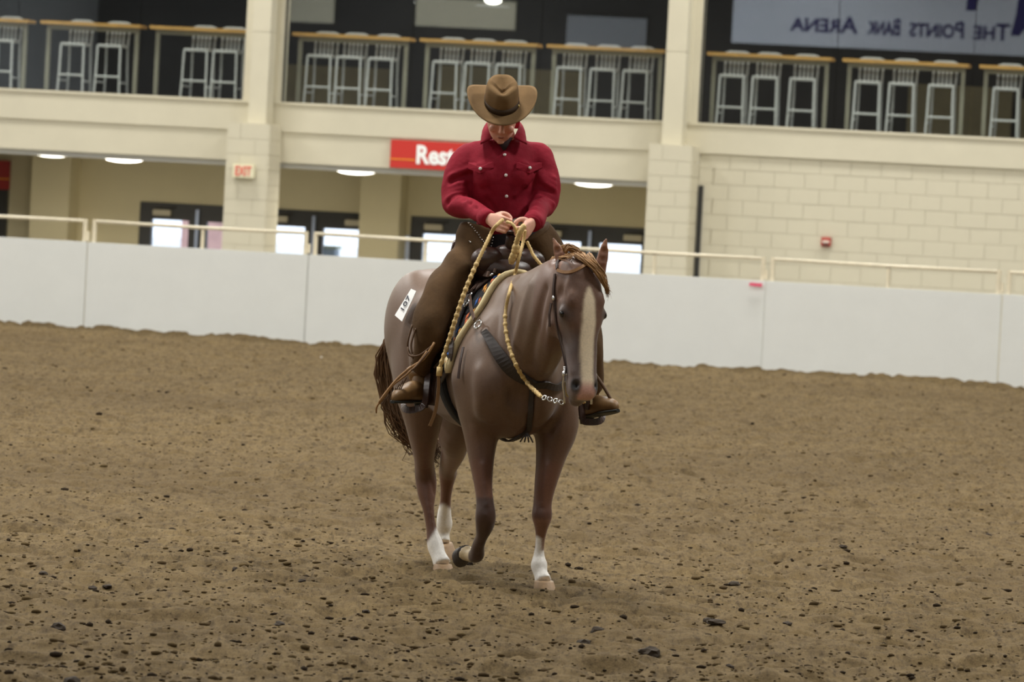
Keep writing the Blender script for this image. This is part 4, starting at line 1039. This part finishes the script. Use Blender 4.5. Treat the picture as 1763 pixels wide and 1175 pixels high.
v = []; f = []; rings = [(0, 0), (.2, 0), (.45, 1), (.7, 1), (.9, 1), (1, 1)]
def brim(t, a, th):
    c_, s__ = math.cos(a), math.sin(a)
    rx = .078+.110*t; ry = .098+(.062 if s__ > 0 else .070)*t
    lift = .064*(t**1.7)*abs(c_)**2.2 - .016*t*(max(s__, 0)**2) - .012*t*max(-s__, 0)**2
    x = c_*rx*(1-.10*t*abs(c_)**3); y = s__*ry
    return T_(x, y, lift+.004+th)
ts = [0, .15, .3, .45, .6, .75, .88, 1.0]; n = 56
for th in (.0025, -.0025):
    for t in ts:
        for k in range(n): v.append(brim(t, 2*math.pi*k/n, th*(1 if t < 1 else .5)))
m_ = len(ts)
for i in range(m_-1):
    for k in range(n):
        f.append((i*n+k, (i+1)*n+k, (i+1)*n+(k+1) % n, i*n+(k+1) % n)); o_ = m_*n; f.append((o_+i*n+k, o_+i*n+(k+1) % n, o_+(i+1)*n+(k+1) % n, o_+(i+1)*n+k))
for k in range(n): f.append(((m_-1)*n+k, (2*m_-1)*n+k, (2*m_-1)*n+(k+1) % n, (m_-1)*n+(k+1) % n))
b = MB(); b.add(v, f); o = b.build('brim', M_felt, None, True); o.parent = hat
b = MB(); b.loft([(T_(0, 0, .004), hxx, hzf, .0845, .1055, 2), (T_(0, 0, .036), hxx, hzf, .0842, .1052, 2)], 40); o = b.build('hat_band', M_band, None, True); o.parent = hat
b = MB(); q = T_(.080, .035, .016); b.ell(q, (.006, .008, .007), n=10, m=6); o = b.build('band_buckle', mat('buckle_gold', srgb(240, 226, 160), .2, metal=.7), None, True); o.parent = hat
# ---- jeans seat, belt, buckle
M_jean = mat('black_denim', srgb(34, 32, 36), .85, var=.2, vscale=40)
jm = MB(); ulimb(jm, [(at(882, 440, 24.5), .15, .12), (at(880, 420, 24.5), .158, .125), (at(878, 398, 24.5), .150, .112), (at(877, 388, 24.5), .142, .104)], 22, 12, p=2.3)
rbuild(jm, 'jeans', M_jean)
b = MB(); ulimb(b, [(at(877, 398, 24.5), .153, .115), (at(877, 386, 24.5), .150, .112)], 26, 4, p=2.3); belt = rbuild(b, 'belt', mat('belt_leather', srgb(46, 34, 26), .5))
b = MB(); q = at(890, 384, 24.37); b.ell(q, (.030, .008, .024), n=18, m=8); o = b.build('belt_buckle', mat('buckle_silver', srgb(170, 165, 150), .35, metal=.8, var=.3, vscale=120), None, True); o.parent = belt
# ---- chaps
M_chap = mat('brown_chap_suede', srgb(84, 62, 38), .88, var=.28, vscale=9, bump=.2, bscale=50, spec=.25, bdist=.008)
cm_ = MB()
CR_ = [(at(822, 398, 24.46), .090, .115), (at(806, 440, 24.42), .096, .12), (at(772, 495, 24.29), .102, .118), (at(746, 545, 24.19), .096, .108), (at(738, 582, 24.18), .086, .095), (at(729, 612, 24.2), .066, .08), (at(722, 634, 24.24), .055, .066)]
ulimb(cm_, CR_, 24, 34)
CL_ = [(at(918, 400, 24.46), .092, .115), (at(943, 445, 24.48), .10, .12), (at(976, 500, 24.43), .098, .112), (at(1000, 560, 24.37), .09, .10), (at(1009, 610, 24.35), .082, .09), (at(1013, 650, 24.37), .066, .08), (at(1015, 668, 24.39), .055, .066)]
ulimb(cm_, CL_, 24, 34)
for mb_, nm in ((cm_, 'chaps'),):
    me = mb_.mesh(nm); c = get_co(me); bmx = bmesh.new(); bmx.from_mesh(me); bmesh.ops.recalc_face_normals(bmx, faces=bmx.faces[:]); bmesh.ops.subdivide_edges(bmx, edges=bmx.edges[:], cuts=1, use_grid_fill=True, smooth=.3); bmx.normal_update(); bmx.to_mesh(me); bmx.free()
    c = get_co(me); no = get_no(me); c = c+no*(.026*vnoise(c[:, 0]+c[:, 1], c[:, 2]*1.0+c[:, 0]*.8, .12, 51)+.016*vnoise(c[:, 0]*.8, c[:, 2]*.6, .06, 52))[:, None]; set_co(me, c)
    chaps = link(nm, me, M_chap, rider, True); chaps.matrix_parent_inverse = RINV
cbvh = BVHTree.FromPolygons([v.co.copy() for v in chaps.data.vertices], [tuple(p.vertices) for p in chaps.data.polygons])
M_stud = mat('silver_stud', srgb(225, 225, 220), .25, metal=.8)
studs = [(797+int(38*t), int(377+44*t**1.3)) for t in np.linspace(0, 1, 15)]
for px, py in studs:
    p, no = hit(px, py, .002, cbvh)
    if p is None: p = at(px, py, 24.36)
    b = MB(); b.ell(p, (.0038, .0038, .0038), n=6, m=4); o = b.build('stud', M_stud, None, True); o.parent = chaps
for px, py in ((849, 409), (848, 414), (847, 419), (846, 424)):
    b = MB(); b.ell(at(px, py, 24.37), (.0036, .0036, .0036), n=6, m=4); o = b.build('stud', M_stud, None, True); o.parent = chaps
# fringe and ties at the right ankle
M_tie = mat('chap_tie', srgb(150, 112, 70), .7, var=.2, vscale=20); M_tied = mat('chap_tie_dark', srgb(92, 66, 42), .7)
ties = [([(748, 590, 24.05), (730, 618, 24.04), (706, 634, 24.05), (685, 652, 24.06), (668, 672, 24.06), (652, 694, 24.06)], .0065, M_tie),
        ([(735, 605, 24.05), (718, 628, 24.04), (697, 648, 24.05), (676, 664, 24.06), (660, 686, 24.06), (649, 700, 24.07), (648, 712, 24.08)], .005, M_tie),
        ([(744, 596, 24.05), (722, 612, 24.06), (705, 612, 24.08), (702, 598, 24.1)], .005, M_tied),
        ([(738, 606, 24.04), (716, 632, 24.03), (708, 638, 24.04)], .005, M_tied),
        ([(1020, 640, 24.3), (1032, 655, 24.26), (1046, 678, 24.24), (1053, 692, 24.24)], .008, M_tied),
        ([(710, 560, 24.12), (702, 590, 24.12), (704, 606, 24.12), (712, 618, 24.1)], .005, M_tied),
        ([(716, 566, 24.12), (708, 592, 24.11), (710, 610, 24.1)], .005, M_tied)]
for pts, r_, m_t in ties:
    b = MB(); q = crom([tuple(at(*p)) for p in pts], 16); b.tube(q, [r_]*15+[r_*.6], 6); o = b.build('chap_tie', m_t, None, True); o.parent = chaps
for k in range(7):
    x = 700-6*k; y = 650+6*k; b = MB(); q = crom([tuple(at(x, y, 24.06)), tuple(at(x-8, y+16, 24.06)), tuple(at(x-14+3*k, y+28, 24.07))], 7); b.tube(q, .0032, 5); o = b.build('fringe', M_tied, None, True); o.parent = chaps
# ---- boots
M_boot = mat('boot_leather', srgb(124, 94, 58), .5, var=.25, vscale=18); M_sole = mat('boot_sole', srgb(34, 36, 32), .6)
def boot(ank, toe, heel, label=None):
    d = toe-heel; L = d.length; d = d.normalized(); S = d.cross(UP).normalized(); u = S.cross(d)
    b = MB(); secs = []
    for t, wd, hh in ((-.02, .026, .03), (.05, .036, .042), (.2, .039, .052), (.42, .042, .050), (.62, .047, .042), (.8, .040, .034), (.93, .024, .026), (1.0, .010, .016)):
        secs.append((heel+d*(L*t)+u*(hh*.9), S, u, wd, hh, 2.4))
    b.loft(secs, 18)
    ulimb(b, [(heel+d*(L*.18)+u*.06, .042, .05), (heel+d*(L*.16)+u*.11, .042, .05), (ank, .048, .054), (ank+(ank-heel).normalized()*.05, .05, .056)], 16, 8, S=S)
    o = rbuild(b, 'boot', M_boot)
    s = MB(); secs = []
    for t, wd in ((.0, .03), (.1, .037), (.3, .033), (.45, .038), (.65, .050), (.82, .044), (.95, .026), (1.02, .010)):
        secs.append((heel+d*(L*t)-u*.004, S, u, wd, .0075, 3))
    s.loft(secs, 14); s.loft([(heel+d*(L*.10)-u*.008, S, d, .032, .034, 3), (heel+d*(L*.10)-u*.034, S, d, .029, .03, 3)], 14)
    so = s.build('boot_sole', M_sole, None, False); so.parent = o
    return o
boot(at(722, 650, 24.27), at(677, 691, 24.02), at(731, 690, 24.30))
boot(at(1016, 672, 24.41), at(1063, 706, 24.18), at(1004, 719, 24.42))

# ---------------------------------------------------------------- tack
def surf(s, ang, off=0., r=None):
    o = torso_pt(s, ang, .45); l, zc, w_, h_ = torso_par(s); c = hp(s, l, zc)
    q = torso_pt(s, ang, 0.); n_ = (o-q).normalized(); loc, no, i, d = hbvh.ray_cast(o, -n_, .7)
    if loc is None: loc, no = q, n_
    return loc+n_*off, n_
def shell(name, sf, sr, angs, off, thick, m, parent, ns=14, wav=0.):
    """sheet lying on the horse's back; sf(ang), sr(ang) front and rear edge"""
    b = MB(); v = []; f = []; na = len(angs)
    for th in (off+thick, off):
        for a in angs:
            for k in range(ns):
                s = sf(a)+(sr(a)-sf(a))*k/(ns-1); p, n_ = surf(s, a, th+wav*math.sin(a*.2+k)); v.append(p)
    o_ = na*ns
    for i in range(na-1):
        for k in range(ns-1):
            q = (i*ns+k, i*ns+k+1, (i+1)*ns+k+1, (i+1)*ns+k); f.append(q); f.append(tuple(o_+x for x in reversed(q)))
    for i in range(na-1):
        for k in (0, ns-1):
            f.append((i*ns+k, (i+1)*ns+k, o_+(i+1)*ns+k, o_+i*ns+k))
    for k in range(ns-1):
        for i in (0, na-1): f.append((i*ns+k, i*ns+k+1, o_+i*ns+k+1, o_+i*ns+k))
    b.add(v, f); me = b.mesh(name); bm = bmesh.new(); bm.from_mesh(me); bmesh.ops.recalc_face_normals(bm, faces=bm.faces[:]); bm.to_mesh(me); bm.free()
    return link(name, me, m, parent, True)
def tfold(a): return abs(a-90)/100.0       # 0 on the spine, 1 at the lower edge
pad = empty('saddle_blanket', (0, 0, 0)); tag(pad, 'black woven saddle blanket with orange diamonds and cream edge under the saddle', 'blanket')
M_pad = mat('black_wool', srgb(30, 28, 30), .95, var=.4, vscale=40, bump=.4, bscale=90); M_cream = mat('cream_edge', srgb(214, 196, 150), .8, var=.15, vscale=25)
M_diam = [mat('woven_orange', srgb(206, 142, 62), .9), mat('woven_rust', srgb(190, 98, 56), .9), mat('woven_blue', srgb(52, 92, 160), .9)]
M_felt2 = mat('grey_felt', srgb(150, 138, 124), .95, var=.15, vscale=30)
FRT = lambda a: .155-.01*tfold(a)**1.2
angs = list(np.linspace(-8, 188, 33))
shell('blanket_cloth', lambda a: FRT(a)-.03, lambda a: -.60+.16*min(1, tfold(a)*1.3), angs, .004, .020, M_pad, pad, 16)
shell('edge_binding', lambda a: FRT(a)+.004, lambda a: FRT(a)-.034, angs, .002, .027, M_cream, pad, 4)
shell('felt_liner', lambda a: -.52+.16*min(1, tfold(a)*1.3), lambda a: -.63+.16*min(1, tfold(a)*1.3), angs, .000, .030, M_felt2, pad, 5)
for k, a in enumerate(np.linspace(108, 183, 11)):
    s0 = FRT(a)-.075; c, n_ = surf(s0, a, .028); p1, _ = surf(s0+.016, a, .026); p2, _ = surf(s0-.016, a, .026); p3, _ = surf(s0-.008, a-2.3, .026); p4, _ = surf(s0+.008, a+2.3, .026)
    b = MB(); b.add([p1, p4, p2, p3, c+n_*.004], [(0, 1, 4), (1, 2, 4), (2, 3, 4), (3, 0, 4), (3, 2, 1, 0)]); b.build('woven_diamond', M_diam[(0, 1, 0, 1, 0, 1, 0, 1, 1, 2, 1)[k]], pad)
for k, a in enumerate(np.linspace(112, 184, 8)):
    s0 = FRT(a)-.125; c, n_ = surf(s0, a, .028); p1, _ = surf(s0+.014, a, .026); p2, _ = surf(s0-.014, a, .026); p3, _ = surf(s0-.008, a-3, .026); p4, _ = surf(s0+.008, a+3, .026)
    b = MB(); b.add([p1, p4, p2, p3, c+n_*.004], [(0, 1, 4), (1, 2, 4), (2, 3, 4), (3, 0, 4), (3, 2, 1, 0)]); b.build('woven_diamond', M_diam[(2, 0, 2, 1, 2, 0, 2, 2)[k]], pad)
shell('corner_patch', lambda a: FRT(a)-.03, lambda a: FRT(a)-.12, list(np.linspace(181, 189, 4)), .006, .024, M_cream, pad, 4)

# saddle
M_lea = mat('dark_saddle_leather', srgb(62, 42, 34), .38, var=.2, vscale=12, spec=.6); M_lea2 = mat('worn_saddle_leather', srgb(98, 78, 68), .45, var=.2, vscale=14); M_sil = mat('silver_hardware', srgb(222, 222, 220), .2, metal=.85)
sad = empty('western_saddle', (0, 0, 0)); tag(sad, 'dark brown leather western saddle under the rider', 'saddle')
SX = lambda l: .06+l
shell('skirt', lambda a: -.06-.14*tfold(a), lambda a: -.56+.12*tfold(a), list(np.linspace(14, 166, 25)), .028, .012, M_lea2, sad, 14)
b = MB(); secs = []
for s, z, wd, hh in ((.00, 1.515, .10, .05), (-.08, 1.525, .125, .055), (-.2, 1.50, .13, .05), (-.34, 1.49, .155, .055), (-.42, 1.51, .17, .065), (-.49, 1.55, .165, .075), (-.53, 1.58, .14, .06)):
    secs.append((hp(s, SX(0), z), HL, UP, wd, hh, 2.6))
b.loft(secs, 22); b.build('seat', M_lea, sad, True)
b = MB()
for sd in (-1, 1): b.ell(hp(-.07, SX(sd*.095), 1.565), (.062, .088, .060), HF, HL, UP, 18, 12)
b.ell(hp(-.07, SX(0), 1.585), (.05, .09, .055), HF, HL, UP, 16, 10); b.build('fork_swell', M_lea, sad, True)
b = MB(); b.tube([hp(-.06, SX(0), 1.60), hp(-.05, SX(0), 1.66), hp(-.04, SX(0), 1.69)], [.03, .022, .024], 14); b.ell(hp(-.035, SX(0), 1.70), (.036, .034, .012), HF, HL, UP, 16, 7); b.build('horn', M_lea, sad, True)
b = MB(); secs = []
for k in range(9):
    a = math.pi*k/8; secs.append((hp(-.50-.06*math.sin(a), SX(.175*math.cos(a)), 1.555+.085*math.sin(a)), HF, UP, .018, .05, 2))
b.loft(secs, 14); b.build('cantle', M_lea, sad, True)
def leather(pts, nrm, w_, t, m, name, parent):
    q = crom([tuple(p) for p in pts], max(8, len(pts)*4)); b = MB(); b.strap([tuple(p) for p in q], nrm, w_, t); return b.build(name, m, parent, False)
for sd, pth, nr in ((-1, [surf(-.17, 160, .045)[0], surf(-.16, 182, .05)[0], at(757, 610, 24.22), at(744, 660, 24.22), at(742, 698, 24.22)], (-.9, -.4, .1)), (1, [surf(-.17, 20, .045)[0], surf(-.16, -2, .05)[0], at(1004, 620, 24.32), at(1005, 670, 24.34), at(1005, 706, 24.34)], (.9, .3, .1))):
    leather(pth, nr, .125, .008, M_lea, 'fender', sad)
for sd, lp in ((-1, [at(738, 645, 24.20), at(735, 672, 24.16), at(731, 697, 24.14), at(718, 705, 24.13), at(700, 706, 24.16), at(696, 694, 24.27), at(712, 668, 24.30), at(738, 645, 24.22)]),
               (1, [at(1006, 655, 24.34), at(1001, 690, 24.30), at(1003, 722, 24.28), at(1014, 727, 24.29), at(1034, 724, 24.36), at(1036, 705, 24.44), at(1024, 680, 24.46), at(1006, 655, 24.36)])):
    q = crom([tuple(p) for p in lp], 30); b = MB(); b.strap([tuple(p) for p in q], (sd*.5, -.8, .1), .034, .008); b.build('stirrup', M_lea, sad)
for (px, py) in ((849, 477), (823, 517), (843, 470)):
    p, no = hit(px, py, .045); b = MB(); X_ = no.orthogonal().normalized(); b.ell(p, (.012, .012, .006), X_, no.cross(X_), no, 12, 7); b.build('concho', M_sil, sad, True)
def ring(c, no, r, t, name, parent, m=M_sil):
    X_ = no.orthogonal().normalized(); Y_ = no.cross(X_); b = MB(); b.tube([c+X_*(r*math.cos(2*math.pi*k/16))+Y_*(r*math.sin(2*math.pi*k/16)) for k in range(17)], t, 6); return b.build(name, m, parent, True)
p, no = hit(817, 532, .050); ring(p, no, .022, .005, 'rigging_ring', sad)
pp = [hit(x, y, .05)[0] for x, y in ((818, 520), (806, 548), (795, 585))]+[hit(782, 622, .02)[0], hit(765, 656, .012)[0]]
leather(pp, (-.6, -.7, .1), .026, .006, mat('latigo_leather', srgb(74, 64, 60), .5), 'latigo', sad)
pp = [hit(x, y, .016)[0] for x, y in ((803, 600), (798, 625), (794, 652))]; leather(pp, (-.6, -.7, .1), .014, .004, M_lea, 'saddle_string', sad)
pp = [hit(x, y, .052)[0] for x, y in ((838, 466), (824, 492), (816, 520))]; leather(pp, (-.6, -.7, .2), .03, .008, M_lea2, 'saddle_string', sad)
pp = [hit(x, y, .050)[0] for x, y in ((855, 468), (842, 490), (826, 512))]; leather(pp, (-.6, -.7, .2), .022, .008, M_lea2, 'saddle_string', sad)
shell('cinch', lambda a: -.085, lambda a: -.20, list(np.linspace(182, 358, 30)), .0, .016, mat('cinch_black', srgb(24, 22, 22), .9, var=.3, vscale=40), sad, 4)

# number card at the rear corner of the blanket
M_card = mat('card_white', srgb(246, 246, 244), .6); M_ink = mat('card_ink', srgb(40, 40, 56), .7)
cq = [hit(x, y, .045)[0] for x, y in ((718, 507), (728, 512), (705, 558), (694, 547))]
card = empty('number_card', tuple(sum(cq, Vector())/4)); tag(card, 'white number card hanging behind the rider leg on the horse rump', 'card')
cn = (cq[1]-cq[0]).cross(cq[3]-cq[0]).normalized()
if cn.dot(CAMP-cq[0]) < 0: cn = -cn
cc = Vector(card.location)
# true plane of the card: follows the horse's flank
ux = ((cq[0]-cq[1])+(cq[3]-cq[2])); ux = (ux - UP*ux.z*.5).normalized(); uy = ((cq[0]+cq[1])-(cq[2]+cq[3])).normalized(); ux = (ux-uy*ux.dot(uy)).normalized(); nz = ux.cross(uy)
if nz.dot(CAMP-cc) < 0: ux = -ux; nz = ux.cross(uy)
hwc, hhc = max((cq[0]-cq[1]).length, (cq[3]-cq[2]).length)/2, ((cq[0]+cq[1])-(cq[2]+cq[3])).length/4
b = MB(); b.add([p-cc+nz*e for e in (0, .003) for p in cq], [(0, 1, 2, 3), (7, 6, 5, 4), (0, 4, 5, 1), (1, 5, 6, 2), (2, 6, 7, 3), (3, 7, 4, 0)]); b.build('paper', M_card, card)
tx, ty = (uy, -ux) if (-ux).dot(RC) < 0 else (-uy, ux)
mt = Matrix((tx, ty, nz)).transposed().to_4x4()
text('107', hwc*1.25, M_ink, card, Matrix.Translation(nz*.008-ty*hwc*.42) @ mt, align='CENTER', wide=1.0, ext=.001)

# breast collar
bcol_ = empty('breast_collar', (0, 0, 0)); tag(bcol_, 'dark leather breast collar across the horse chest with steel ring', 'breast collar')
M_bc = mat('breast_collar_leather', srgb(52, 44, 40), .5, var=.2, vscale=20)
pts = []; nrm = []
for x, y in ((835, 572), (846, 590), (859, 610), (874, 629), (890, 643), (906, 653), (922, 660), (940, 662)):
    p, no = hit(x, y, .004)
    pts.append(p); nrm.append(no)
for s, l, z in ((.46, .16, .985), (.36, .27, 1.03), (.22, .30, 1.10), (.06, .31, 1.17)):
    p, no = near_h(hp(s, l+.02, z), .006); pts.append(p); nrm.append(no)
q = crom([tuple(p) for p in pts], 40); nn = crom([tuple(n_) for n_ in nrm], 40)
b = MB(); b.strap([tuple(p) for p in q], [tuple(n_) for n_ in nn], [.034+.034*math.sin(math.pi*min(1, i/26.))**1.2 for i in range(40)], .012); b.build('collar_strap', M_bc, bcol_)
p, no = hit(830, 565, .030); ring(p, no, .022, .0045, 'steel_ring', bcol_)
pp = [hit(x, y, .045)[0] for x, y in ((822, 520), (825, 542), (829, 560))]; leather(pp, (-.6, -.7, .1), .02, .006, M_lea2, 'tug_strap', bcol_)
pts = []; nrm = []
for x, y in ((917, 668), (916, 690), (914, 710), (911, 728), (907, 742)):
    p, no = hit(x, y, .004)
    if p: pts.append(p); nrm.append(no)
pts += [near_h(hp(.30, .02, .70), .008)[0], near_h(hp(.05, .03, .68), .008)[0]]; nrm += [Vector((0, 0, -1))]*2
q = crom([tuple(p) for p in pts], 24); nn = crom([tuple(n_) for n_ in nrm], 24); b = MB(); b.strap([tuple(p) for p in q], [tuple(n_) for n_ in nn], .026, .008); b.build('center_strap', M_bc, bcol_)
b = MB(); c_ = pts[4]
for k in range(4): b.tube([c_+Vector((0, 0, -.005)), c_+Vector((.012*(k-1.5), -.01, -.03)), c_+Vector((.02*(k-1.5), 0, -.052))], .004, 5)
b.build('strap_keeper', M_bc, bcol_)

# bridle
br = empty('bridle', (0, 0, 0)); tag(br, 'slim leather headstall with silver bit on the horse head', 'bridle')
M_br = mat('bridle_leather', srgb(58, 38, 30), .45, var=.2, vscale=30); M_brl = mat('bridle_leather_tan', srgb(136, 96, 52), .5)
def onhead(t, l, n, off=.004):
    return near_h(hd(t, l, n), off)
def head_strap(pts, w_, m, name, parent, t=.005):
    P_ = [onhead(*q) for q in pts]; q = crom([tuple(p) for p, _ in P_], len(P_)*5); nn = crom([tuple(n_) for _, n_ in P_], len(P_)*5)
    b = MB(); b.strap([tuple(p) for p in q], [tuple(n_) for n_ in nn], w_, t); return b.build(name, m, parent)
for sd in (-1, 1):
    head_strap([(.10, sd*.10, -.05), (.22, sd*.115, -.055), (.35, sd*.115, -.06), (.48, sd*.10, -.062), (.60, sd*.08, -.055), (.72, sd*.068, -.045), (.80, sd*.062, -.035)], .017, M_br, 'cheek_strap', br)
    bq, bn_ = onhead(.27, sd*.115, -.055, .009); b = MB(); X_ = HA; b.ell(bq, (.013, .011, .005), HA, bn_.cross(HA), bn_, 10, 6); b.build('buckle', M_sil, br, True)
    bq, bn_ = onhead(.30, sd*.11, -.075, .010); b = MB(); b.strap([bq, bq+Vector((sd*.006, 0, -.05)), bq+Vector((sd*.002, 0, -.11))], tuple(bn_), .014, .004); b.build('strap_end', M_br, br)
    # bit shank
    s0, sn0 = onhead(.81, sd*.065, -.035, .012)
    b = MB(); b.tube([s0+Vector((0, 0, .035)), s0, s0+Vector((sd*.004, .012, -.05)), s0+Vector((-sd*.006, .030, -.10)), s0+Vector((-sd*.006, .02, -.135))], .0055, 8); sh = b.build('bit_shank', M_sil, br, True)
    b = MB(); b.ell(s0+sn0*.004, (.016, .016, .008), HA, sn0.cross(HA), sn0, 12, 7); b.build('bit_concho', M_sil, br, True)
    b = MB(); b.tube([s0, s0-HS*(sd*.03)-HN*.0], .006, 6); b.build('mouthpiece', M_sil, br, True)
head_strap([(.07, -.115, -.035), (.10, -.098, .02), (.105, -.07, .06), (.075, -.035, .08), (.04, .0, .08)], .015, M_brl, 'ear_loop', br)
head_strap([(.07, .115, -.035), (.10, .098, .02), (.09, .06, .065), (.04, .0, .08)], .013, M_brl, 'ear_loop', br)
head_strap([(.06, -.11, -.04), (-.0, -.085, -.06), (-.02, -.03, -.06), (-.02, .03, -.06), (.0, .085, -.06), (.06, .11, -.04)], .015, M_br, 'crown_strap', br)
q = [onhead(.86, -.06, -.06, .008)[0], hd(.93, -.035, -.115), hd(.95, 0, -.125), hd(.93, .035, -.115), onhead(.86, .06, -.06, .008)[0]]
b = MB(); b.tube([tuple(p) for p in crom([tuple(p) for p in q], 14)], .006, 6); b.build('curb_chain', mat('curb_chain', srgb(200, 186, 140), .35, metal=.6), br, True)

# romal reins
rr_ = empty('romal_reins', (0, 0, 0)); tag(rr_, 'braided cream rawhide reins with knotted buttons held in both hands', 'reins')
M_raw = mat('braided_rawhide', srgb(206, 176, 116), .6, var=.25, vscale=60); M_pop = mat('popper_leather', srgb(128, 92, 52), .6)
def braid(pts, r, name, parent=rr_, m=M_raw, taper=None):
    q = crom([tuple(p) for p in pts], max(40, len(pts)*14)); N = len(q); b = MB()
    L_ = np.concatenate([[0], np.cumsum(np.linalg.norm(np.diff(q, axis=0), axis=1))]); M_ = int(L_[-1]/.008); qs = np.stack([np.interp(np.linspace(0, L_[-1], M_), L_, q[:, k]) for k in range(3)], 1)
    b.tube([tuple(p) for p in qs], [r*(1+.13*(1 if i % 2 else -1)) for i in range(M_)], 8); b.build(name, m, parent, True); return qs
def buttons(qs, u0, u1, n_, r):
    for u in np.linspace(u0, u1, n_):
        i = int(u*(len(qs)-2)); c = Vector(qs[i]); t = (Vector(qs[i+1])-c).normalized(); X_ = t.orthogonal().normalized(); b = MB(); b.ell(c, (r, r, r*1.25), X_, t.cross(X_), t, 10, 7); b.build('rawhide_button', M_raw, rr_, True)
HR_, HL_ = at(850, 394, 24.02), at(901, 416, 24.02)
ro = braid([at(866, 378, 24.02), at(853, 390, 23.99), HR_+Vector((-.01, 0, -.02)), at(836, 422, 23.99), at(818, 460, 23.96), at(800, 503, 23.94), at(785, 547, 23.94), at(771, 592, 23.96), at(757, 634, 23.98)], .0088, 'romal')
buttons(ro, .36, .97, 16, .0125)
b = MB(); b.tube([at(757, 632, 23.98), at(756, 648, 23.98)], .014, 10); b.build('romal_keeper', M_raw, rr_, True)
q = crom([tuple(at(*p)) for p in ((755, 646, 23.98), (755, 670, 23.98), (752, 695, 23.98), (748, 714, 23.98), (740, 734, 23.98))], 14); b = MB(); b.strap([tuple(p) for p in q], (0, -1, 0), .016, .005); b.build('popper', M_pop, rr_)
r1 = braid([at(904, 396, 24.02), HL_, at(893, 446, 23.97)]+[hitc(x, y, o_) for x, y, o_ in ((886, 472, .10), (878, 500, .07), (871, 532, .05), (870, 562, .05), (876, 595, .06), (889, 630, .08), (908, 660, .08))]+[at(932, 684, 23.42)], .0082, 'rein')
buttons(r1, .55, .98, 14, .0115)
bl0, _ = onhead(.81, -.065, -.035, .012); endL = bl0+Vector((.006, .02, -.135))
for k in range(4):
    a_, b2 = Vector(at(932, 684, 23.42)), endL; c = a_.lerp(b2, (k+.5)/4); ring(c, Vector((.3 if k % 2 else -.8, -.8, .4)).normalized(), .011, .0035, 'rein_chain_link', rr_)
br0, _ = onhead(.81, .065, -.035, .012); endR = br0+Vector((-.006, .02, -.135))
r2 = braid([at(907, 416, 24.03), at(914, 430, 24.02), at(923, 446, 24.0), hp(.30, .235, 1.44), hp(.50, .26, 1.30), hp(.70, .22, 1.15), hp(.84, .17, 1.03), endR+Vector((-.03, .04, .0))], .0078, 'rein')
ln = braid([at(872, 382, 24.0), at(881, 385, 23.98), at(888, 394, 23.97), at(890, 403, 23.98)], .0075, 'romal_link')
bd = braid([at(903, 388, 23.96), at(896, 398, 23.95), at(890, 416, 23.96), at(887, 432, 23.97), at(882, 446, 23.98), at(880, 454, 23.99)], .0135, 'romal_bight')
buttons(bd, .62, .95, 4, .019)
